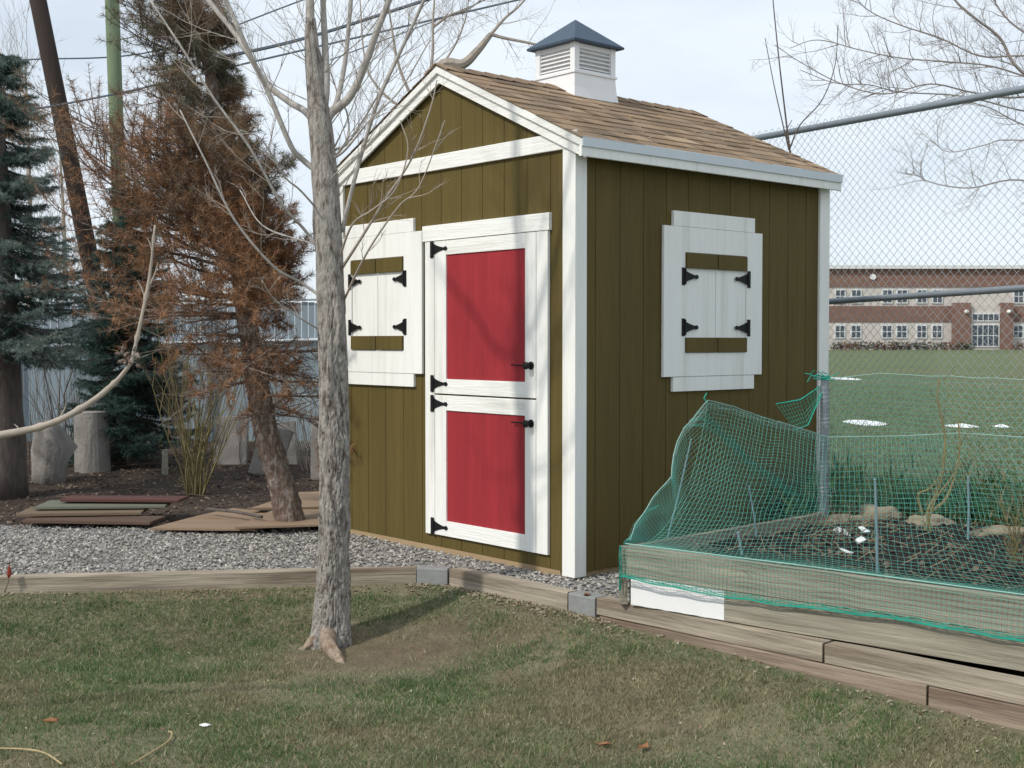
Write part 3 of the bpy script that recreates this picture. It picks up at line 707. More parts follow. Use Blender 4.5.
# ------------------------------------------------------------------ slatted fence at the left rear
SA = Vector((-11, 15.6, 0)); SB = Vector((.9, 16.3, 0)); sdv = (SB-SA).normalized(); LS = (SB-SA).length
sf = thing('slatted_fence', 'blue grey slatted privacy fence behind the trees on the left', 'fence', tuple(SA))
b = MB(); n = int(LS/.085)
for i in range(n):
    q = SA+sdv*(i*.085); h = 1.70+.14*i/n + rng.uniform(-.012, .012)
    c = [q, q+sdv*.078, q+sdv*.078+Vector((0, .01, 0)), q+Vector((0, .01, 0))]
    b.prism([p+Vector((0, 0, .02)) for p in c], (0, 0, h), None)
b.build('slats', M['slat'], sf, org=tuple(SA))
b = MB(); b.tube([SA+Vector((0, -.03, 1.16)), SB+Vector((0, -.03, 1.42))], .02, 8); b.build('rail', M['drip'], sf, org=tuple(SA))
b = MB(); b.tube([SA+Vector((0, -.03, 1.75)), SB+Vector((0, -.03, 1.90))], .012, 8); b.build('rail', M['steel'], sf, org=tuple(SA))
for k in range(6):
    q = SA+sdv*(LS*k/5)+Vector((0, -.06, 0)); b = MB(); b.tube([q, q+Vector((0, 0, 1.82))], .03, 8); b.build('post', M['steel'], sf, org=tuple(SA))

# ------------------------------------------------------------------ school
SY = 120.
def sx(u): return aty(u, 341, SY).x
def sz(v): return aty(512, v, SY).z
school = thing('school_building', 'long two storey red brick school with pale bands across the field', 'building', (sx(900), SY, .4))
SO = (sx(900), SY, .4); X0, X1 = sx(640), sx(1360)
b = MB()
b.box((X0, SY, .3), (X1, SY+18, sz(342))); b.box((X0, SY-.02, sz(342)), (X1, SY+18, sz(322)))
b.build('ground_storey', M['cream'], school, org=SO)
b = MB(); b.box((X0, SY-.1, sz(322)+.001), (X1, SY+18, sz(306))); b.box((X0, SY-.1, sz(287)), (X1, SY+18, sz(269))); b.build('brick_band', M['brick'], school, org=SO)
b = MB(); b.box((X0, SY, sz(306)+.001), (X1, SY+18, sz(287)-.001)); b.build('upper_storey', M['cream'], school, org=SO)
b = MB(); b.box((X0-.3, SY-.5, sz(269)+.001), (X1+.3, SY+18.3, sz(265.5))); b.build('roof', M['winframe'], school, org=SO)
for u0, u1 in ((951, 967.5), (998, 1009.5)):
    b = MB(); b.box((sx(u0), SY-.9, .3), (sx(u1), SY-.11, sz(303))); b.build('entrance_pillar', M['brick'], school, org=SO)
b = MB(); b.box((sx(967.6), SY-.5, .3), (sx(997.9), SY-.02, sz(306))); b.build('entrance_surround', M['cream'], school, org=SO)
def win(u0, u1, v0, v1, yo=-.02, cols=2, rows_=2):
    f = MB(); f.box((sx(u0), SY+yo-.1, sz(v1)), (sx(u1), SY+yo-.005, sz(v0))); fo = f.build('window', M['winframe'], school, org=SO)
    g = MB(); a, c = sx(u0)+.08, sx(u1)-.08; lo, hi = sz(v1)+.08, sz(v0)-.08
    for i in range(cols):
        for j in range(rows_):
            w1 = (c-a)/cols; h1 = (hi-lo)/rows_
            g.box((a+w1*i+.05, SY+yo-.13, lo+h1*j+.05), (a+w1*(i+1)-.05, SY+yo-.101, lo+h1*(j+1)-.05))
    g.build('pane', M['glass'], fo, org=SO)
    return fo
prs = [(834, 845), (850, 861), (881, 892), (895.5, 907), (915.5, 926.5), (931, 942)]
extra = [(1012, 1023), (1027, 1038), (1058, 1069), (1073, 1084), (1094, 1105), (787, 798), (803, 814), (1130, 1141), (1146, 1157)]
for u0, u1 in prs+extra:
    win(u0, u1, 324.5, 338.5); win(u0, u1, 289, 303.5)
win(969, 997, 313, 321.5, -.5, 5, 1); e = win(969, 997, 324, 347, -.5, 5, 2); e['label'] = 'glazed main entrance doors'
for u, v in ((962.5, 312), (1004.5, 312)):
    b = MB(); c = Vector((sx(u), SY-1.0, sz(v))); b.tube([c+Vector((0, .1, 0)), c, c-Vector((0, .2, 0)), c-Vector((0, .3, 0))], [.2, .2, .15, .05], 12); b.build('wall_lamp', M['vinyl'], school, org=SO)
b = MB(); c = Vector((sx(872), SY-.12, sz(277))); b.tube([c, c-Vector((0, .1, 0))], [.3, .27], 16); b.build('round_emblem', M['vinyl'], school, org=SO)
for i in range(22):
    u = 830+i*8.5+rng.uniform(-2, 2)
    if 965 < u < 1000: continue
    o = MB(); c = Vector((sx(u), SY-2.5, .55)); n_ = 120; col = rng.choice([(.16, .09, .06), (.12, .10, .07), (.20, .10, .06), (.09, .09, .06)])
    V = []; 
    for k in range(n_):
        d = Vector((rng.gauss(0, 1), rng.gauss(0, 1), abs(rng.gauss(0, 1)))).normalized()*rng.uniform(.5, 1)
        q = c+Vector((d.x*.75, d.y*.5, d.z*.75)); V.append([q+Vector((rng.uniform(-.2, .2), rng.uniform(-.1, .1), rng.uniform(-.15, .15))) for _ in range(3)])
    o.tris(np.array([[tuple(p) for p in t] for t in V]), np.array([[q*rng.uniform(.7, 1.3) for q in col] for _ in range(n_)]))
    tag(o.build('shrub', M['weeds'], org=tuple(c)), 'low brownish shrub in the row along the school wall', 'shrub', 'shrubs in front of the school')
# snow patches on the field
for u, v, wu, lb in ((843, 380, 14, 'small snow patch left of the others beyond the post'), (865, 422, 19, 'largest snow patch on the field'), (962, 425.5, 17, 'thin strip of snow right of the largest patch'), (1002, 426, 8, 'tiny sliver of snow at the far right')):
    Y = 1.27/((v-341)/_f) * .985; c = aty(u, v, Y); o = MB(); n_ = 20; r_ = wu/_f*Y
    dr = {843: .7, 865: .32, 962: .14, 1002: .09}[u]
    vs = [(0, 0, .012)]+[(math.cos(a)*r_*(1+.3*noise.noise((math.cos(a)*2, math.sin(a)*2, u))), math.sin(a)*dr*2.2*(1+.3*noise.noise((math.cos(a)*2, math.sin(a)*2, u+3))), -.03) for a in [i*6.2832/n_ for i in range(n_)]]
    o.add(vs, [(0, i+1, (i+1) % n_+1) for i in range(n_)]); ob = o.build('snow_patch', M['snow'], smooth=True); ob.location = (c.x, c.y, field_z(c.x, c.y)+.03)
    tag(ob, lb, 'snow', 'snow patches on the field')

# ------------------------------------------------------------------ bare branches
def poly(pts, n=8):
    """smooth (Catmull-Rom) polyline through pts"""
    pts = [Vector(p) for p in pts]; q = [pts[0]*2-pts[1]]+pts+[pts[-1]*2-pts[-2]]; out_ = []
    for i in range(1, len(q)-2):
        for k in range(n):
            t = k/n; a, b_, c, d = q[i-1], q[i], q[i+1], q[i+2]
            out_.append(.5*((2*b_)+(c-a)*t+(2*a-5*b_+4*c-d)*t*t+(3*b_-a-3*c+d)*t*t*t))
    out_.append(pts[-1]); return out_
def limb(mbx, pts, r0, r1, seg=6, n=6, col=None):
    P_ = poly(pts, n); m = len(P_)
    mbx.tube(P_, [r0+(r1-r0)*(i/(m-1))**.85 for i in range(m)], seg, col); return P_
def grow(mbx, p, d, L_, r, depth, rr, up=.15, spread=.6, kids=3, segn=5, col=None):
    pts = [Vector(p)]; d = Vector(d).normalized()
    for i in range(segn):
        d = (d+Vector((rr.gauss(0, .12), rr.gauss(0, .12), rr.gauss(0, .10)+up*.25))).normalized(); pts.append(pts[-1]+d*L_/segn)
    mbx.tube(pts, [r*(1-.75*i/segn) for i in range(segn+1)], 4 if r > .004 else 3, col, cap=False)
    if depth > 0:
        for k in range(kids):
            t = rr.uniform(.15, .95); i = min(int(t*segn), segn-1); q = pts[i].lerp(pts[i+1], t*segn-i)
            dd = (pts[i+1]-pts[i]).normalized(); rnd = Vector((rr.gauss(0, 1), rr.gauss(0, 1), rr.gauss(0, 1))); rnd = (rnd-dd*rnd.dot(dd)).normalized()
            grow(mbx, q, dd*(1-spread*.5)+rnd*spread+Vector((0, 0, up)), L_*rr.uniform(.35, .65), max(r*.5, .0009), depth-1, rr, up, spread, kids, segn, col)
def twigs_on(mbx, P_, n, L_, r, depth, rr, up=.3, lo=.2, spread=.6, kids=3):
    for k in range(n):
        t = rr.uniform(lo, .98)*(len(P_)-1); i = min(int(t), len(P_)-2); q = P_[i].lerp(P_[i+1], t-i); dd = (P_[i+1]-P_[i]).normalized()
        rnd = Vector((rr.gauss(0, 1), rr.gauss(0, .7), rr.gauss(0, 1))); rnd = (rnd-dd*rnd.dot(dd)).normalized()
        grow(mbx, q, dd*.5+rnd*spread+Vector((0, 0, up)), L_*rr.uniform(.5, 1.2), r, depth, rr, up*.6, spread, kids)

# foreground tree
TB = Vector((-.95, 6.58, -.28))
tree = thing('bare_tree', 'slim bare deciduous tree with grey furrowed bark standing in the lawn before the shed', 'tree', tuple(TB))
def tp(u, v, dy=0): return aty(u, v, 6.58+dy)
tr_px = [(330, 655, 46), (330, 642, 42), (331, 622, 36), (332, 590, 34), (334, 540, 32), (334.5, 480, 32), (334, 420, 31), (333, 360, 30), (331, 300, 29), (329, 240, 28), (326, 190, 27), (323, 150, 25.5), (320, 120, 24), (316.5, 92, 19), (313, 62, 16.5), (311, 35, 13), (310.5, 18, 9)]
ctr = [tp(u, v) for u, v, w_ in tr_px]; wid = [w_*.96/_f*6.58/2 for *_, w_ in tr_px]
P_ = poly(ctr, 40); m = len(P_); rad = [float(np.interp(i/40, range(len(wid)), wid)) for i in range(m)]
def barkd(p, a, r, i):
    # interlacing vertical ridges: narrow dark furrows between flat-topped plates
    wv = .9*noise.noise((math.cos(a)*1.5, math.sin(a)*1.5, p.z*5))
    v = abs(noise.noise((math.cos(a+wv*.25)*7.5, math.sin(a+wv*.25)*7.5, p.z*5.5)))
    u = abs(noise.noise((math.cos(a)*13+3, math.sin(a)*13, p.z*16+5)))
    w3 = noise.noise((math.cos(a)*2, math.sin(a)*2, p.z*2.2+9)); k = ss((2.1-p.z)/1.2)*.8+.2
    fur = -.013*max(0, 1-v*6.5) - .006*max(0, 1-u*7)
    fl = (.05-p.z)*.06*max(0, math.cos(3*a+.9)) if p.z < .05 else 0
    kn = .012*max(0, noise.noise((math.cos(a)*1.7+4, math.sin(a)*1.7, p.z*3.1))-.35)*4
    return fur*k + .005*w3 + fl + kn
tm = MB(); tm.tube(P_, rad, 120, disp=barkd)
tko = tm.build('trunk', M['barkgrey'], tree, org=tuple(TB), smooth=True)
rt = MB()
def rootd(p, a, r, i): return .012*noise.noise((math.cos(a)*2.5, math.sin(a)*2.5, (p.x+p.y)*16))+.006*noise.noise((math.cos(a)*6, math.sin(a)*6, (p.x+p.y)*40))
Q_ = poly([Vector((-.965, 6.55, -.17)), Vector((-.945, 6.45, -.235)), Vector((-.90, 6.36, -.265)), Vector((-.86, 6.27, -.285)), Vector((-.83, 6.20, -.31))], 7)
rt.tube(Q_, [.046-.024*(i/(len(Q_)-1)) for i in range(len(Q_))], 18, disp=rootd)
Q_ = poly([Vector((-1.0, 6.54, -.20)), Vector((-1.05, 6.50, -.25)), Vector((-1.11, 6.47, -.30))], 6)
rt.tube(Q_, [.034-.016*(i/(len(Q_)-1)) for i in range(len(Q_))], 14, disp=rootd)
o = rt.build('exposed_root', M['root'], tree, org=tuple(TB), smooth=True)
lm = MB(); tw = MB(); rr = random.Random(3)
px_ = lambda w_: w_*.88/_f*6.5/2
def LB(pts, w0, w1, tn=6, tl=.45, seg=8, mbx=lm, depth=2):
    Q_ = limb(mbx, [tp(*p) for p in pts], px_(w0), px_(w1), seg)
    if tn: twigs_on(tw, Q_, tn, tl, .0028, depth, rr)
    return Q_
LB([(320, 126), (316, 90), (311, 50), (310, 10), (309, -60), (306, -150), (300, -260)], 15, 6, 12, .5, 12)
LB([(322, 122), (326, 85), (325, 45, .04), (323, 0, .06), (322, -70, .1), (330, -160, .1)], 11, 4, 8, .5)
LB([(325, 122), (333, 111), (348, 99, -.03), (361, 75, -.05), (377, 31, -.1), (389, 0, -.12), (405, -50, -.15), (420, -120, -.2)], 12, 5, 10, .5)
LB([(328, 117), (336, 104), (345, 62, .05), (351, 0, .1), (356, -60, .1)], 7, 4, 6, .4)
LB([(318, 128), (306, 112), (288, 101, .05), (265, 81, .1), (239, 39, .2), (208, 0, .3), (170, -50, .4)], 9, 5, 10, .5)
LB([(318, 172), (303, 160), (291, 146, -.05), (269, 94, -.1), (255, 65, -.15), (239, 30, -.2), (226, 0, -.2), (205, -50, -.3)], 7, 4.5, 8, .45)
LB([(342, 232), (351, 193, -.05), (367, 135, -.1), (380, 96, -.15), (402, 48, -.2), (424, 0, -.25), (440, -40, -.3)], 5, 3.5, 8, .4)
LB([(322, 252), (303, 228), (281, 203, -.1), (250, 148, -.2), (215, 100, -.25), (180, 45, -.3), (150, 0, -.3)], 4, 2, 8, .35)
LB([(322, 297), (300, 282), (273, 266, -.15), (234, 219, -.25), (205, 160, -.3), (180, 110, -.3)], 4, 1.6, 6, .3)
LB([(322, 245), (300, 240), (262, 225, .1), (240, 190, .2)], 2.5, 1.3, 4, .25)
LB([(342, 268), (360, 240, -.2), (385, 200, -.3), (412, 158, -.35), (430, 110, -.4), (437, 80, -.4)], 4, 1.4, 8, .22, 6, tw, 1)
LB([(338, 262), (352, 225, -.2), (372, 210, -.3), (395, 190, -.35), (408, 150, -.4), (400, 120, -.4)], 3, 1.2, 6, .2, 6, tw, 1)
LB([(344, 300), (362, 262, -.2), (378, 235, -.3), (400, 205, -.4), (420, 185, -.4), (445, 120, -.45)], 3, 1.2, 6, .2, 6, tw, 1)
LB([(330, 160), (345, 150, -.1), (370, 120, -.2), (400, 90, -.2), (430, 40, -.2)], 3.5, 1.5, 7, .35, 6)
LB([(335, 150), (350, 140), (378, 95, .1), (395, 60, .1), (420, 20, .1)], 3, 1.5, 6, .3, 6)
LB([(334, 158), (348, 138, -.05), (347, 113, .1), (340, 100, .15), (330, 70, .2)], 3, 1.6, 4, .3, 6)
LB([(318, 210), (300, 190, -.1), (283, 175, -.2), (262, 140, -.3), (240, 130, -.35)], 3, 1.3, 6, .3, 6)
LB([(320, 330), (300, 318, -.1), (275, 300, -.2), (262, 280, -.3)], 2.2, 1, 4, .2, 6)
for k in range(10):
    v = rr.uniform(60, 230); grow(tw, tp(322, v), (rr.uniform(-1, 1), rr.uniform(-1, .4), rr.uniform(.3, 1)), rr.uniform(.4, .8), .004, 3, rr, .3)
lm.build('limbs', M['barksmooth'], tree, org=tuple(TB), smooth=True)
t_ = tw.build('twigs', M['twig'], tree, org=tuple(TB))

# tree beyond the fence at the upper right
T2 = Vector((8.6, 13.5, 0)); tree2 = thing('bare_tree', 'bare spreading tree beyond the chain link fence at the upper right', 'tree', tuple(T2))
lm = MB(); tw = MB(); rr = random.Random(11)
def q2(u, v, Y=13.5): return aty(u, v, Y)
limb(lm, [T2, T2+Vector((0, 0, 1.5)), T2+Vector((-.3, 0, 2.6)), q2(1180, 120), q2(1120, 20), q2(1100, -80)], .16, .06, 12)
hub = q2(1180, 150)
def L2(pts, w0, w1, tn, tl, Y=13.5):
    Q_ = limb(lm, [q2(u, v, Y) for u, v in pts], w0*.62/_f*Y/2, w1*.6/_f*Y/2, 5)
    twigs_on(tw, Q_, int(tn*1.5), tl*1.1, .0045, 2, rr, .25, .1, .7, 4); return Q_
L2([(1175, 160), (1080, 110), (1020, 70), (1000, 38), (975, 18), (955, 0), (935, -30)], 7, 3, 12, .6)
L2([(1180, 200), (1100, 100), (1030, 78), (990, 66), (950, 62), (900, 58), (860, 50), (818, 40), (790, 48)], 4, 1.2, 22, .5, 13.2)
L2([(1180, 215), (1090, 100), (1010, 98), (970, 92), (930, 84), (885, 94), (842, 84), (800, 62), (775, 45)], 4, 1.2, 22, .5, 13.8)
L2([(1180, 190), (1100, 60), (1020, 56), (980, 56), (940, 38), (900, 25), (868, 10), (850, -10)], 4, 1.4, 20, .5, 13.5)
L2([(1180, 220), (1080, 130), (1010, 108), (960, 96), (900, 92), (870, 85), (835, 83), (800, 70)], 3.5, 1.2, 18, .5, 14)
L2([(1180, 230), (1090, 200), (1020, 180), (970, 188), (930, 182), (910, 170)], 4, 1.2, 14, .4, 13.4)
L2([(1180, 225), (1100, 150), (1024, 125), (990, 108), (960, 100)], 4, 1.4, 10, .5, 13.6)
L2([(1180, 150), (1080, 60), (1024, 32), (1000, 10), (985, -20)], 5, 2, 12, .5, 13.3)
L2([(1180, 215), (1090, 150), (1010, 140), (985, 145), (950, 152), (930, 140)], 3, 1, 10, .4, 13.4)
lm.build('limbs', M['twigfar'], tree2, org=tuple(T2)); tw.build('twigs', M['twigfar'], tree2, org=tuple(T2))
# tree behind the shed
T3 = Vector((-1.1, 13.0, .05)); tree3 = thing('bare_tree', 'pale barked bare tree rising behind the shed ridge', 'tree', tuple(T3))
lm = MB(); tw = MB(); rr = random.Random(5)
q3 = lambda u, v: aty(u, v, 13)
limb(lm, [T3, T3+Vector((.1, 0, 1.4)), q3(420, 120), q3(440, 68), q3(463, 64), q3(478, 50), q3(491, 34)], .11, .028, 8)
for pts, w0, w1, tn in (([(491, 34), (505, 38), (530, 43), (560, 50)], 4, 2, 8), ([(491, 34), (505, 18), (520, 5), (540, -20)], 3.5, 1.5, 12), ([(425, 110), (432, 60), (433, 20), (436, -20)], 4, 1.6, 26),
                        ([(420, 115), (400, 70), (392, 30), (385, -20)], 4, 1.5, 20), ([(432, 28), (450, 15), (470, 8), (490, -8)], 3, 1.2, 10), ([(440, 68), (455, 45), (465, 20), (470, -10)], 2.5, 1, 14), ([(415, 118), (380, 90), (365, 60), (360, 0)], 3.5, 1.2, 14)):
    Q_ = limb(lm, [q3(u, v) for u, v in pts], w0/_f*13/2, w1/_f*13/2, 5); twigs_on(tw, Q_, tn, .55, .0035, 2, rr, .2, .1, .8, 3)
lm.build('limbs', M['twig'], tree3, org=tuple(T3)); tw.build('twigs', M['twig'], tree3, org=tuple(T3))
# thin sapling between shed and fence
T4 = Vector((aty(790, 150, 10).x, 10.0, 0)); tree4 = thing('sapling', 'three thin bare shoots rising above the right end of the shed roof', 'sapling', tuple(T4))
lm = MB(); q4 = lambda u, v: aty(u, v, 10)
limb(lm, [T4, q4(789, 300), q4(790, 152)], .012, .009, 5)
for pts, w_ in (([(790, 152), (786, 120), (779, 60), (773, 0), (770, -40)], 2.2), ([(789, 150), (783, 125), (774, 85), (765, 38)], 1.6), ([(790, 148), (800, 125), (822, 100), (835, 65), (838, 25)], 1.6), ([(789, 142), (786, 132), (792, 120)], 1.5)):
    limb(lm, [q4(u, v) for u, v in pts], w_/_f*10/2, .7/_f*10/2, 4)
lm.build('stems', M['barkdark'], tree4, org=tuple(T4))
# pale thicket far left
rr = random.Random(21)
for u, lbl, h in ((60, 'pale leafless tree seen between the two utility poles', 150), (25, 'pale leafless tree behind the blue spruce', 60), (215, 'pale leafless tree behind the rust brown pine', 150)):
    B_ = Vector((aty(u, 341, 26).x, 26, .2)); t5 = thing('bare_tree', lbl, 'tree', tuple(B_), group='leafless trees beyond the fence')
    tw = MB(); top_ = aty(u, h, 26); limb(tw, [B_, lerp(B_, top_, .5)+Vector((.1, 0, 0)), top_], .09, .02, 5)
    for k in range(34):
        s_ = rr.uniform(.3, 1); q = lerp(B_, top_, s_); grow(tw, q, (rr.uniform(-1, 1), rr.uniform(-1, 1), rr.uniform(.4, 1.4)), rr.uniform(.8, 1.7), .009, 2, rr, .3, .5, 4)
    tw.build('crown', M['twig'], t5, org=tuple(B_))

# ------------------------------------------------------------------ conifers
def needles(c0, c1, n, ln, spread, wd, colfn, droop=0):
    """n needles along segment c0->c1, pointing forward and out"""
    c0 = np.array(c0); c1 = np.array(c1); d = c1-c0; L_ = np.linalg.norm(d)+1e-9; d = d/L_
    t = nrng.random((n, 1)); base = c0+(c1-c0)*t
    rnd = nrng.normal(size=(n, 3)); rnd -= (rnd@d)[:, None]*d; rnd /= np.linalg.norm(rnd, axis=1)[:, None]+1e-9
    dirs = d*(1-spread)+rnd*spread + np.array([0, 0, -droop]); dirs /= np.linalg.norm(dirs, axis=1)[:, None]
    tip = base+dirs*ln*nrng.uniform(.6, 1.15, (n, 1)); side = np.cross(dirs, nrng.normal(size=(n, 3))); side /= np.linalg.norm(side, axis=1)[:, None]+1e-9
    V = np.stack([base-side*wd, base+side*wd, tip], 1); return V, colfn(n)
def colf(cols, jit=.25):
    def f(n):
        idx = nrng.integers(0, len(cols), n); c = np.array(cols)[idx]; return c*nrng.uniform(1-jit, 1+jit, (n, 1))
    return f
# leaning rust brown pine
PB = Vector((-1.60, 9.05, -.03)); pine = thing('pine_tree', 'leaning half dead pine with rust brown needles in front of the wooden boards', 'tree', tuple(PB))
q5 = lambda u, v, dy=0: aty(u, v, 9.05+dy)
tk = [PB+Vector((.02, 0, -.05)), q5(283, 490), q5(268, 440), q5(259, 395), q5(252, 350), q5(244, 300), q5(238, 250), q5(230, 190), q5(218, 120), q5(208, 60), q5(197, 0), q5(185, -80), q5(175, -160)]
wd_ = [32, 26, 24, 22, 20, 18, 16, 14, 12, 11, 10, 8, 5]
Pt = poly(tk, 24); rad = [float(np.interp(i/24, range(len(wd_)), wd_))/_f*9.05/2 for i in range(len(Pt))]
o = MB(); o.tube(Pt, rad, 44, disp=lambda p, a, r, i: .014*noise.noise((math.cos(a)*3, math.sin(a)*3, p.z*9))*min(1, r/.06)+.014*noise.noise((math.cos(a)*7, math.sin(a)*7, p.z*24)))
o.build('trunk', M['barkred'], pine, org=tuple(PB), smooth=True)
rust = colf([(.38, .185, .09), (.30, .145, .07), (.46, .25, .13), (.20, .105, .06), (.25, .17, .10)])
brown = colf([(.20, .14, .085), (.25, .165, .10), (.16, .12, .075), (.29, .185, .11)])
olivec = colf([(.16, .155, .10), (.20, .185, .125), (.22, .185, .13), (.12, .125, .09)])
br = MB(); cr = MB(); dead = MB(); rr = random.Random(17)
def pine_branch(z0, az, L_, dens, colr, updir=.35, droop=0):
    # point on the trunk at height z0
    i = min(range(len(Pt)), key=lambda k: abs(Pt[k].z-z0)); p = Pt[i].copy(); d = Vector((math.cos(az), math.sin(az)*.8, updir*.4-droop)).normalized()
    pts = [p]; n = 7
    for k in range(n):
        d = (d+Vector((rr.gauss(0, .1), rr.gauss(0, .1), rr.gauss(0, .06)+updir*.16))).normalized(); pts.append(pts[-1]+d*L_/n)
    br.tube(pts, [.014*(1-.8*k/n)*min(1, L_+.3) for k in range(n+1)], 4, cap=False)
    for k in range(1, n):
        for s_ in range(3 if L_ > .4 else 2):
            rnd = Vector((rr.gauss(0, 1), rr.gauss(0, 1), rr.gauss(.1, .6))); dd = (pts[k+1]-pts[k]).normalized(); sd_ = ((rnd-dd*rnd.dot(dd)).normalized()*.75+dd*.6+Vector((0, 0, updir*.7-droop))).normalized()
            l2 = L_*rr.uniform(.18, .38); a = pts[k].lerp(pts[k+1], rr.random()); e = a+sd_*l2; e2 = e+(sd_+Vector((0, 0, updir))).normalized()*l2*.4
            br.tube([a, e, e2], [.004, .0028, .0015], 3, cap=False)
            if rr.random() < dens:
                for s0, s1 in ((a.lerp(e, .35), e), (e, e2)):
                    V, C = needles(s0, s1, 32, .065, .62, .0018, colr, .05); cr.tris(V, C)
                    # short side spray
                for q in range(2):
                    f = e.lerp(a, rr.random()*.7); g_ = f+Vector((rr.gauss(0, .06), rr.gauss(0, .06), .04+rr.random()*.06)); V, C = needles(f, g_, 20, .06, .6, .0016, colr, .03); cr.tris(V, C)
for k in range(158):
    z = rr.uniform(1.42, 4.3) if k % 4 else rr.uniform(1.5, 2.5); az = rr.random()*6.283
    left = -math.cos(az)      # 1 = toward the picture's left
    Lz = (.60+.52*max(0, left))*(1.15 if z < 2.6 else .66)*rr.uniform(.6, 1.1) * (1 if left > -.2 else .62)
    c = rust if z < 2.35+rr.uniform(-.4, .5) else (brown if left > -.3 or rr.random() < .5 else olivec)
    if z > 2.7 and rr.random() < .5: c = olivec
    pine_branch(z, az, Lz, .95 if z < 3 else .85, c, .45 if z > 1.7 else .15)
for k in range(26):      # dead lower branches, mostly bare
    z = rr.uniform(.75, 1.5); az = rr.random()*6.283; pine_branch(z, az, rr.uniform(.3, .75), .22, rust, .0, .12)
br.build('branches', M['barkred'], pine, org=tuple(PB)); cr.build('crown', M['needle'], pine, org=tuple(PB))

def spruce(name, label, base, H_, Rr, z_lo, cols, colsin, trunk_r, nb=130, seed=1, zmax=None, dens=1, group=None):
    t = thing(name, label, 'tree', tuple(base), group=group); r_ = random.Random(seed)
    o = MB(); o.tube([base+Vector((0, 0, z)) for z in np.linspace(-.05, H_, 16)], [max(.015, trunk_r*(1-z/H_)**.8) for z in np.linspace(0, H_, 16)], 16,
                     disp=lambda p, a, r, i: .02*noise.noise((math.cos(a)*3, math.sin(a)*3, p.z*5))*min(1, r/.06)); o.build('trunk', M['barkdark'], t, org=tuple(base), smooth=True)
    bb = MB(); cc = MB()
    for k in range(nb):
        z = z_lo+(min(H_*.97, zmax or 99)-z_lo)*(r_.random()**1.1); az = r_.random()*6.283; L_ = Rr*(1-z/H_)**.75*r_.uniform(.75, 1.15)+.1
        d = Vector((math.cos(az), math.sin(az), -.05)).normalized(); pts = [base+Vector((0, 0, z))]; n = 8
        for q in range(n):
            d = (d+Vector((r_.gauss(0, .05), r_.gauss(0, .05), (-.10 if q < 3 else .13)+r_.gauss(0, .03)))).normalized(); pts.append(pts[-1]+d*L_/n)
        bb.tube(pts, [.014*(1-.8*q/n) for q in range(n+1)], 4, cap=False)
        for q in range(1, n):
            for s_ in (-1, 1, 0):
                if r_.random() > dens: continue
                side = Vector((-d.y, d.x, 0))*(s_ or .01); dd = (pts[q+1]-pts[q]).normalized()
                l2 = L_*.30*(1.15-q/n)+.05; e = pts[q]+(dd*.7+side*.8+Vector((0, 0, r_.uniform(-.35, .1)))).normalized()*l2
                bb.tube([pts[q], e], [.004, .002], 3, cap=False); colr = cols if q > 2 else colsin  # needles near the trunk take the darker set, inner shade put into colour
                V, C = needles(pts[q], e, int(38+60*l2/.3), .036, .62, .0019, colr, .04); cc.tris(V, C)
                for z_ in range(2):
                    f = pts[q].lerp(e, r_.uniform(.3, .9)); g_ = f+Vector((r_.gauss(0, .06), r_.gauss(0, .06), r_.uniform(-.07, .02))); V, C = needles(f, g_, 24, .034, .6, .0019, colr, .05); cc.tris(V, C)
    bb.build('branches', M['barkdark'], t, org=tuple(base)); cc.build('crown', M['needle'], t, org=tuple(base))
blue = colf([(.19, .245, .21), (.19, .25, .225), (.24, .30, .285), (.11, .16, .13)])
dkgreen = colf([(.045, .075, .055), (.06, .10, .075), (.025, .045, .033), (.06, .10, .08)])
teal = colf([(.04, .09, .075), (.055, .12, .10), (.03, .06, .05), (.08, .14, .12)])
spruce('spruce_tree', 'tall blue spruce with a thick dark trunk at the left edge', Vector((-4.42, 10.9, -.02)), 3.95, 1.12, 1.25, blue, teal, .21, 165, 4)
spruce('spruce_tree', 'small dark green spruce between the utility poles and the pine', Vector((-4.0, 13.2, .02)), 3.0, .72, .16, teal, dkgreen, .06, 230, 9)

# ------------------------------------------------------------------ poles and cables
def polething(u0, v0, u1, v1, Y, w0, w1, m, label):
    a = aty(u0, v0, Y); c = aty(u1, v1, Y); d = (c-a).normalized(); a2 = a - d*((a.z-.1)/d.z); c2 = c+d*2.2
    o = MB(); o.tube([a2, lerp(a2, c2, .5), c2], [w1/_f*Y/2*1.1, w1/_f*Y/2, w0/_f*Y/2], 14)
    return tag(o.build('utility_pole', m, org=tuple(a2), smooth=True), label, 'pole')
polething(84, 230, 38, 0, 17.5, 16, 17, M['pole'], 'dark brown utility pole leaning to the left behind the trees')
polething(121, 250, 112, 0, 18.5, 14, 14, M['polegreen'], 'straight greenish utility pole beside the leaning brown one')
CB = [((-40, 122), (110, 95), (260, 60), 17, .014, 'sagging cable between the spruce and the green pole'),
      ((150, 70), (290, 42), (445, -6), 17, .024, 'thick black cable crossing the sky behind the tree'),
      ((20, 60), (160, 50), (330, -10), 19, .012, 'thin cable high above the leaning brown pole'),
      ((330, 60), (450, 15), (510, -12), 20, .010, 'thin cable over the shed ridge at the top of the sky')]
for a, c, e, Y, r, lb in CB:
    o = MB(); o.tube(poly([aty(*a, Y), aty(*c, Y), aty(*e, Y), aty(e[0]+(e[0]-c[0])*2, e[1]+(e[1]-c[1])*2, Y)], 8), r, 5); tag(o.build('overhead_cable', M['cable']), lb, 'cable')

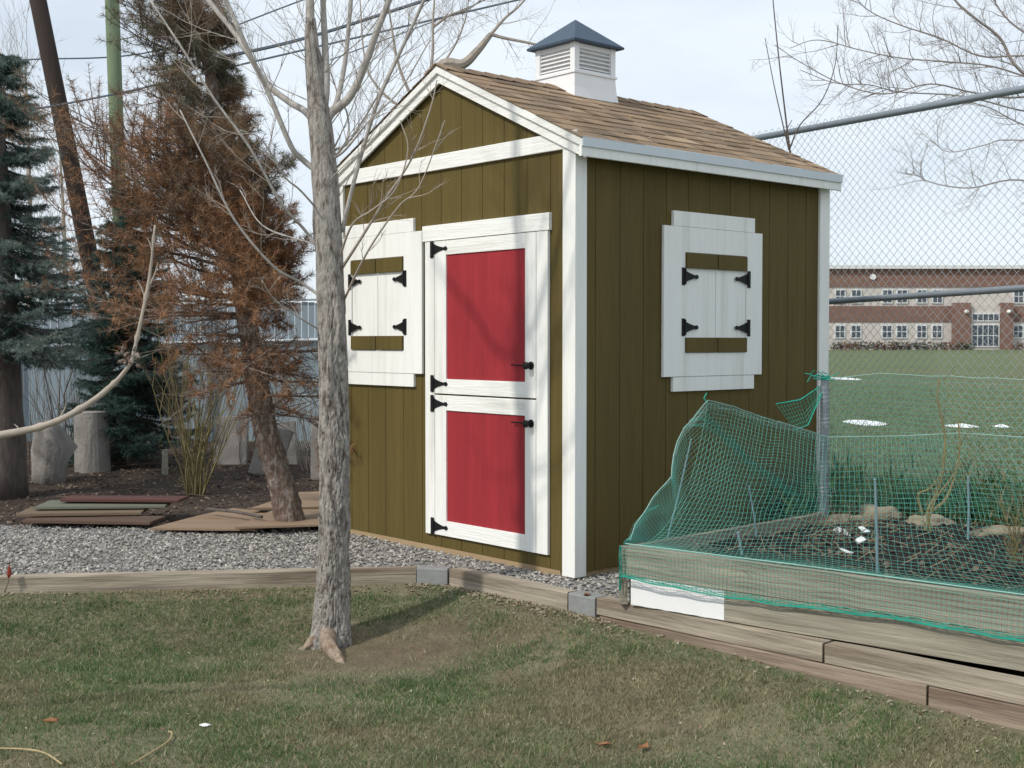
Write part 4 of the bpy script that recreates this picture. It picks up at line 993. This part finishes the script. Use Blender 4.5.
# ------------------------------------------------------------------ left yard objects
def ground_at(u, v, z=0):
    r = aty(u, v, 1)-Vector((0, 0, CAMH)); k = (z-CAMH)/r.z; return Vector((r.x*k, r.y*k, z))
g = ground_at(93, 470, .03); o = MB()
o.tube([Vector((0, 0, -.02)), Vector((-.01, 0, .3)), Vector((-.015, 0, .585)), Vector((-.015, 0, .59))], [.175, .172, .168, .15], 28, disp=lambda p, a, r, i: .008*noise.noise((math.cos(a)*2, math.sin(a)*2, p.z*6)))
ob = o.build('concrete_pipe', M['concrete'], smooth=False); ob.location = g; tag(ob, 'upright pale concrete cylinder under the arching branch', 'concrete block')
g = ground_at(50, 482, .0)
o = MB(); o.tube([Vector((.02, 0, -.05)), Vector((0, 0, .15)), Vector((.03, 0, .32)), Vector((-.02, 0, .5)), Vector((-.01, 0, .58))], [.17, .15, .17, .12, .04], 30,
                 disp=lambda p, a, r, i: .085*noise.noise((math.cos(a)*1.6, math.sin(a)*1.6, p.z*7))+.03*noise.noise((math.cos(a)*5, math.sin(a)*5, p.z*14)))
ob = o.build('tree_stump', M['concrete'], smooth=True); ob.location = g; tag(ob, 'lumpy weathered grey stump with hollows beside the spruce trunk', 'stump')
def slab(u, v, w_, h, th, tilt, rz, label, m='concrete'):
    g = ground_at(u, v, .02); o = MB(); n = 8; vs = []; 
    pts = [(-w_/2, 0), (w_/2, 0), (w_/2*.97, h*.5), (w_/2, h), (-w_/2*1.0, h*.98), (-w_/2*1.03, h*.45)]
    o.prism([(x, 0, z) for x, z in pts], (0, th, 0)); ob = o.build('concrete_slab', M[m], bevel=.008); ob.location = g-Vector((0, 0, .03)); ob.rotation_euler = (R(-6), R(tilt), R(rz)); return tag(ob, label, 'slab', 'concrete slabs leaning by the fence')
slab(230, 466, .34, .56, .10, 2, 8, 'dark grey upright concrete slab left of the leaning pine trunk')
slab(262, 474, .30, .52, .08, 17, -5, 'pale concrete slab tilted to the right behind the pine trunk')
slab(285, 466, .26, .50, .09, -3, 4, 'pale upright concrete slab right of the pine trunk')
slab(322, 478, .22, .62, .09, 0, 0, 'narrow pale concrete slab half hidden by the bare tree trunk')
# old boards
BDS = [((22, 524), (150, 526), .30, .024, .095, (.11, .07, .05), 'bottom red brown board of the stack on the left'),
       ((16, 518), (140, 517), .40, .022, .125, (.17, .125, .085), 'second board of the stack, tan edged'),
       ((34, 511), (166, 509), .40, .020, .155, (.15, .155, .12), 'greenish weathered board on top of the stack'),
       ((60, 503), (178, 504), .24, .022, .19, (.10, .045, .038), 'dark red edged board at the back of the stack')]
for k, (a, c, dep, th, zt_, colr, lb) in enumerate(BDS):
    pa = ground_at(*a, zt_-.09); pc = ground_at(*c, zt_-.09); ang = math.atan2(pc.y-pa.y, pc.x-pa.x); Ln = (pc-pa).length
    o = MB(); o.box((0, 0, -th), (Ln, dep, 0), colr); ob = o.build('board', M['boards'], bevel=.003); ob.location = (pa.x, pa.y, zt_-.06); ob.rotation_euler = (R(0), 0, ang+R([0, 3, -2, 1][k])); tag(ob, lb, 'board', 'old boards stacked by the gravel')
def sheet(px, th, z, label, m, wob_=0):
    P3 = [ground_at(u, v, z) for u, v in px]; o = MB(); o.prism(P3, (0, 0, -th)); return tag(o.build('plywood_sheet', m, org=tuple(P3[0])), label, 'plywood', 'plywood sheets on the ground')
sheet([(150, 528), (255, 529), (300, 514), (232, 508), (196, 516)], .014, .02, 'flat tan plywood sheet left of the pine base', M['ply'])
sheet([(235, 527), (330, 524), (345, 508), (300, 500), (268, 512)], .014, .042, 'flat plywood sheet under the pine base', M['ply'])
sheet([(250, 508), (345, 506), (352, 490), (300, 492)], .014, .06, 'rear plywood sheet reaching towards the shed', M['ply'])
o = MB(); a = ground_at(208, 509, .07); c = ground_at(262, 517, .07); o.tube([a, lerp(a, c, .5)+Vector((0, 0, .01)), c], .012, 6); tag(o.build('stick', M['barkdark'], org=tuple(a)), 'dark stick lying across the plywood', 'stick')
g = ground_at(165, 476, .0); o = MB(); o.tube([g, g+Vector((0, 0, .10)), g+Vector((.005, 0, .26))], [.035, .032, .028], 10); tag(o.build('wooden_stub', M['greyboard'], org=tuple(g)), 'short pale wooden stub poking out of the bare soil', 'post')
g0 = ground_at(108, 460, .05); g1 = ground_at(128, 445, .05); o = MB(); o.tube([g0+Vector((0, 0, .03)), g1+Vector((0, 0, .06))], .06, 8); tag(o.build('log', M['greyboard'], org=tuple(g0)), 'low mossy log right of the concrete cylinder', 'log')
# leaning wire panel
p0 = aty(288, 470, 14.6); o = MB()
for k in range(24):
    a = aty(280+k*2.0, 395, 15.0); o.tube([a, a+Vector((.35, -.5, -.85))], .003, 3)
for k in range(9):
    a = aty(280, 395, 15.0)+Vector((.35, -.5, -.85))*(k/8); o.tube([a, a+Vector((.56, 0, 0))], .003, 3)
for k in range(2):
    a = aty(280, 395, 15.0)+Vector((.35, -.5, -.85))*k; o.tube([a, a+Vector((.56, 0, 0))], .008, 5)
tag(o.build('wire_panel', M['wire']), 'wire mesh panel leaning on the fence behind the slabs', 'wire panel')
# shrubs with bare canes
def canes(base, n, h, sp, col, label, seed, m, name='shrub', r=.006, kids=2, leafy=None):
    r_ = random.Random(seed); t = thing(name, label, 'shrub', tuple(base)); o = MB()
    for k in range(n):
        a = r_.random()*6.283; q = base+Vector((math.cos(a)*sp*.25*r_.random(), math.sin(a)*sp*.25*r_.random(), -.02)); grow(o, q, (math.cos(a)*sp*.5, math.sin(a)*sp*.5, 1), h*r_.uniform(.5, 1.1), r*r_.uniform(.6, 1.1), 2, r_, .25, .35, kids)
    o.build('stems', m, t, org=tuple(base))
    if leafy:
        c = MB()
        for k in range(leafy[0]):
            q = base+Vector((r_.gauss(0, sp*.25), r_.gauss(0, sp*.25), r_.uniform(.02, h*.35))); V, C = needles(q, q+Vector((r_.gauss(0, .03), r_.gauss(0, .03), .05)), 8, .05, .7, .004, leafy[1]); c.tris(V, C)
        c.build('leaves', M['weeds'], t, org=tuple(base))
M['cane'] = mat('yellow_green_cane', (.21, .18, .085), .8, .3, 10)
M['canebrown'] = mat('brown_cane', (.16, .115, .09), .85, .3, 10)
g = ground_at(196, 492, 0)
canes(g, 24, 1.45, .42, None, 'shrub of yellow green upright canes left of the leaning pine', 3, M['cane'], r=.009, kids=2, leafy=(110, colf([(.10, .13, .05), (.22, .19, .09), (.16, .12, .07)])))
canes(ground_at(75, 452, .05), 26, 1.3, .6, None, 'thicket of thin brown stems behind the concrete cylinder', 5, M['canebrown'], r=.006)
canes(ground_at(60, 445, .05), 5, 2.3, .35, None, 'few tall dark shoots in front of the slatted fence', 6, M['barkdark'], r=.012, kids=1)
canes(ground_at(310, 470, .02), 22, 1.3, .5, None, 'tangle of pale bare stems between pine and bare tree', 8, M['twig'], r=.005)
canes(ground_at(30, 470, .05), 26, .9, .7, None, 'low tangle of brown stems beside the spruce trunk', 15, M['canebrown'], r=.005)
canes(ground_at(100, 440, .05), 24, 1.1, .6, None, 'brown brush between the concrete cylinder and the small spruce', 16, M['canebrown'], r=.005)
canes(ground_at(255, 462, .05), 22, .8, .7, None, 'dry brush between the leaning slabs', 18, M['canebrown'], r=.005)
canes(ground_at(190, 470, .02), 20, 1.7, .5, None, 'tall thin brown stems behind the yellow green shrub', 19, M['canebrown'], r=.007)
# arching branch coming in from the left
o = MB(); q6 = lambda u, v: aty(u, v, 5.0)
ab = thing('arching_branch', 'thick pale branch arching in from the left edge with a bud cluster', 'branch', (-3.3, 4.9, -.27))
o.tube(poly([Vector((-3.3, 4.9, -.3)), Vector((-3.0, 4.95, .3)), Vector((-2.5, 5.0, .75)), q6(-40, 442), q6(0, 435), q6(40, 427), q6(75, 412), q6(108, 389), q6(128, 367), q6(134, 352), q6(141, 320), q6(149, 280), q6(155, 225)], 8),
       [.0165]*24+[.0165-.00012*k*1.6 for k in range(33)]+[.0098-.00014*k for k in range(40)], 12, disp=lambda p, a, r, i: .0022*noise.noise((p.x*14, p.z*14, a))+.0025*max(0, noise.noise((p.x*5, p.z*5, 3)))+(.004 if i % 9 == 4 else 0))
o.build('stem', M['twig'], ab, org=(-3.3, 4.9, -.27), smooth=True)
o = MB()
for k in range(16):
    c = q6(128+rng.uniform(-7, 9), 356+rng.uniform(-5, 8)); d = Vector((rng.gauss(0, 1), rng.gauss(0, .6), rng.gauss(.3, 1))).normalized()
    o.tube([c, c+d*.012, c+d*.028], [.004, .009, .001], 6)
o.build('bud_cluster', M['barkred'], ab, org=(-3.3, 4.9, -.27))
for (u, v), (u2, v2) in (((150, 285), (158, 262)), ((146, 300), (137, 280)), ((152, 250), (147, 238)), ((60, 417), (66, 404)), ((20, 431), (14, 424))):
    o = MB(); o.tube([q6(u, v), lerp(q6(u, v), q6(u2, v2), .6)+Vector((.004, 0, 0)), q6(u2, v2)], [.0035, .003, .0012], 5); o.build('spur', M['twig'], ab, org=(-3.3, 4.9, -.27))
# small red tipped stem at left edge
g = ground_at(5, 600, -.12); o = thing('red_sprout', 'small red tipped sprout at the left edge of the lawn', 'sprout', tuple(g))
b = MB(); b.tube([Vector((0, 0, -.02)), Vector((.0, 0, .05)), Vector((.02, 0, .10)), Vector((.022, 0, .13))], [.004, .004, .003, .003], 5); b.build('stem', M['barkred'], o)
b = MB(); b.tube([Vector((.022, 0, .125)), Vector((.025, 0, .145)), Vector((.026, 0, .17)), Vector((.027, 0, .205))], [.005, .013, .010, .001], 8); b.build('bud', M['redbud'], o)

# ------------------------------------------------------------------ plants in and behind the bed
T = thing('dead_plant', 'dry branching stalk standing in the back of the raised bed', 'plant', (2.62, 7.0, .24))
o = MB(); q7 = lambda u, v, Y=6.95: aty(u, v, Y); rr = random.Random(2)
for pts in ([(930, 530), (928, 510), (940, 485), (945, 440), (938, 400), (939, 378)], [(930, 512), (945, 500), (955, 475), (960, 445), (958, 420)], [(922, 512), (918, 495), (930, 488), (945, 470)], [(925, 530), (935, 500), (950, 480), (962, 462)]):
    Q_ = limb(o, [q7(u, v) for u, v in pts], .010, .004, 5); twigs_on(o, Q_, 8, .16, .002, 1, rr, .3, .2, .6, 2)
o.build('stems', M['cane'], T, org=(2.62, 7.0, .24))
T = thing('dead_plant', 'low dark dry plant near the white scraps in the bed', 'plant', tuple(aty(843, 540, 6.6)))
o = MB(); c0 = aty(843, 540, 6.6); rr = random.Random(4)
for k in range(16): grow(o, c0+Vector((rr.uniform(-.05, .05), rr.uniform(-.05, .05), 0)), (rr.uniform(-.8, .8), rr.uniform(-.5, .5), 1), rr.uniform(.08, .22), .003, 1, rr)
o.build('stems', M['barkred'], T, org=tuple(c0))
T = thing('dead_plant', 'yellowish clump of dry stalks at the right edge of the bed', 'plant', tuple(aty(1022, 560, 5.9)))
o = MB(); c0 = aty(1022, 562, 5.9)
for k in range(22): grow(o, c0+Vector((rr.uniform(-.06, .06), rr.uniform(-.05, .05), 0)), (rr.uniform(-.4, .4), rr.uniform(-.4, .4), 1), rr.uniform(.1, .35), .003, 1, rr)
o.build('stems', M['cane'], T, org=tuple(aty(1022, 560, 5.9)))
for k, (u, v) in enumerate(((838, 534), (845, 536), (860, 544), (846, 555), (864, 533))):
    c = aty(u, v, 6.3+.1*k if k < 3 else 6.2); r3 = ground_at(u, v, .26); o = MB(); vs = [Vector((rng.uniform(-.03, .03), rng.uniform(-.03, .03), rng.uniform(0, .02))) for _ in range(3)]
    o.prism([(-.03, -.02, .0), (.03, -.015, .012), (.025, .02, .02), (-.02, .022, .006)], (0, 0, .004)); ob = o.build('paper_scrap', M['paper']); ob.location = r3+Vector((0, 0, .01)); ob.rotation_euler = (rng.uniform(-.6, .3), rng.uniform(-.4, .4), rng.random()*3)
    tag(ob, 'small white scrap of plastic lying on the garden soil', 'litter', 'white scraps on the bed soil')
mb = MB(); k = 0
while k < 2600:
    u_, v_ = rng.random(), rng.random(); a = BF0.lerp(BF1, u_); c = pl([Vector((BB.x, BB.y, 0)), Vector((2.5, 7.8, 0)), Vector((3.6, 6.4, 0)), Vector((5.2, 4.4, 0))], u_); q = a.lerp(c, v_); k += 1
    z = .235+.035*noise.fractal((q.x*3, q.y*3, 5), .8, 2, 4); sh = rng.random()
    if sh < .85: stone(q.x, q.y, z+.004, rng.uniform(.008, .03), rng.choice([(.05, .037, .03), (.03, .024, .02), (.08, .06, .045), (.14, .11, .08)]))
    else:
        an = rng.random()*6.28; mb.tube([(q.x, q.y, z+.01), (q.x+math.cos(an)*.09, q.y+math.sin(an)*.09, z+rng.uniform(.01, .08))], .002, 3, (.30, .23, .15))
tag(mb.build('soil_crumbs', M['stones']), 'dark clods and dry straw bits on the soil of the raised bed', 'soil', kind='stuff')
# weeds between bed and fence, thin grass on the soil margin
def wk(x, y): return True
mb = MB()
weedc = [(.06, .13, .045), (.08, .16, .06), (.12, .15, .07), (.25, .21, .12), (.045, .09, .04), (.05, .11, .045)]
V = []; C = []
for k in range(34000):
    s_ = rng.random(); a = pl([Vector((2.0, 8.2, 0)), Vector((2.9, 7.7, 0)), Vector((4.4, 6.0, 0)), Vector((6.0, 4.6, 0))], s_); 
    x, y = a.x+rng.gauss(0, .3), a.y+abs(rng.gauss(0, .5)); h = rng.uniform(.03, .13)*(1.6 if noise.noise((x*2, y*2, 0)) > 0 else .8); z = .0
    lx, ly = rng.gauss(0, .05), rng.gauss(0, .05); wv = rng.uniform(.004, .014); an = rng.random()*6.28
    z = rng.random()**1.3*.42*(.6+.8*abs(noise.noise((x*3, y*3, 2)))); V.append([(x-wv*math.cos(an), y-wv*math.sin(an), z), (x+wv*math.cos(an), y+wv*math.sin(an), z), (x+lx, y+ly, z+h)]); c = rng.choice(weedc); q = rng.uniform(.7, 1.3); C.append([c[0]*q, c[1]*q, c[2]*q])
mb.tris(np.array(V), np.array(C)); tag(mb.build('weeds', M['weeds']), 'green weeds and dry stalks growing between bed and chain link fence', 'weeds', kind='stuff')
def fg_ok(x, y): return (x > 2.6-(y-9.7)*.66) and x < .45*y+1 and rng.random() < min(1, (11.5/y)**1.6)*(1 if y < 30 else max(0, (70-y)/40))
V, C = blades(90000, -3, 30, 8, 70, fg_ok, lambda x, y: field_z(x, y), .02, .06, lambda x, y: tuple(q*rng.uniform(.75, 1.15) for q in rng.choice([(.10, .15, .06), (.12, .15, .065), (.17, .17, .09)])), .006)
mb = MB(); mb.tris(V, C); tag(mb.build('field_grass', M['grass']), 'rough grass of the school field beyond the fence', 'grass', kind='stuff')
# litter: chips on bare soil
mb = MB(); k = 0
while k < 5000:
    x, y = rng.uniform(-6, 0), rng.uniform(8.9, 15)
    if not (-.6*y < x < -.1*y): continue
    c = rng.choice([(.12, .085, .06), (.17, .13, .095), (.07, .05, .04), (.22, .17, .13), (.04, .03, .025)]); stone(x, y, soil_z(x, y)+.003, rng.uniform(.008, .025), c); k += 1
for k in range(420):
    x, y = rng.uniform(-5.5, -.6), rng.uniform(9.0, 14)
    if not (-.6*y < x < -.1*y): continue
    a_ = rng.random()*6.28; q = Vector((x, y, soil_z(x, y)+.008)); mb.tube([q, q+Vector((math.cos(a_), math.sin(a_), rng.uniform(0, .15)))*rng.uniform(.05, .3)], .003, 3, rng.choice([(.20, .15, .11), (.10, .07, .055)]))
tag(mb.build('wood_chips', M['stones']), 'bark chips and dead debris scattered over the bare soil', 'wood chips', kind='stuff')
mb = MB()
for k in range(900):
    x = rng.uniform(-3.2, 2.2); y = rng.uniform(4.3, 7.5)
    if border_d(x, y) < .03 or (border_d(x, y) > .2 and rng.random() < .55): continue
    c = rng.choice([(.38, .30, .20), (.25, .15, .09), (.45, .40, .33), (.2, .13, .09)]); stone(x, y, lawn_z(x, y)+.006, rng.uniform(.004, .011), c)
for k in range(1300):
    t_ = rng.random(); cxx = -.6+1.1*t_ if rng.random() < .5 else rng.uniform(-3, 3); 
    yy = min(7.33+.121*(cxx+.45), 6.44-1.05*(cxx-.43)) - abs(rng.gauss(0, .10)) - .02
    stone(cxx, yy, lawn_z(cxx, yy)+.006, rng.uniform(.004, .014), rng.choice([(.28, .24, .17), (.22, .18, .12), (.16, .12, .08), (.33, .28, .2)]))
tag(mb.build('lawn_debris', M['stones']), 'tiny chips and crumbs scattered in the lawn', 'debris', kind='stuff')
# individual bits on the lawn
def lawnpt(u, v):
    z = -.27
    for _ in range(4):
        g = ground_at(u, v, z); z = lawn_z(g.x, g.y)
    return ground_at(u, v, z)
for pts, lb in (([(-5, 752), (25, 753), (45, 757), (62, 768)], 'curved dry stalk in the lawn at the bottom left corner'), ([(132, 768), (150, 757), (168, 745), (172, 737), (169, 735)], 'pale bent twig lying in the lawn at the bottom left')):
    Q_ = [lawnpt(u, v)+Vector((0, 0, .015)) for u, v in pts]; o = MB(); o.tube(poly(Q_, 5), .0035, 6); tag(o.build('twig', M['straw'], org=tuple(Q_[0])), lb, 'twig')
for u, v, r_, m_, lb in ((3, 625, .035, 'concrete', 'pale grey stone at the left edge of the lawn'), (200, 628, .014, 'paper', 'white pebble in the lawn left of the tree'), (205, 727, .014, 'paper', 'white pebble in the lawn near the bottom left'), (52, 722, .02, 'leaf', 'reddish brown clod in the lawn at the lower left'), (608, 673, .014, 'paper', 'tiny pale pebble in the lawn below the timber')):
    o = rockmesh(None, r_*1.6, r_, r_*.45, int(u)).build('pebble', M[m_], smooth=True); o.location = lawnpt(u, v)+Vector((0, 0, .008)); tag(o, lb, 'stone')
for u, v, lb in ((643, 751, 'dry brown leaf on the lawn at the bottom right'), (587, 595, 'rust brown leaf lying on the edging by the shed corner'), (604, 748, 'pale curled leaf on the lawn near the bottom')):
    o = MB(); s_ = .032; o.add([(-s_, 0, .004), (-s_*.3, s_*.5, .012), (s_*.6, s_*.4, .006), (s_*1.2, 0, .014), (s_*.5, -s_*.5, .003), (-s_*.4, -s_*.45, .010), (0, 0, .0)], [(0, 6, 1), (1, 6, 2), (2, 6, 3), (3, 6, 4), (4, 6, 5), (5, 6, 0)])
    ob = o.build('dry_leaf', M['leaf']); md = ob.modifiers.new('thickness', 'SOLIDIFY'); md.thickness = .0012
    ob.location = (ground_at(u, v, .01) if v < 600 else lawnpt(u, v)+Vector((0, 0, .012))); ob.rotation_euler = (0, 0, rng.random()*6); tag(ob, lb, 'leaf')
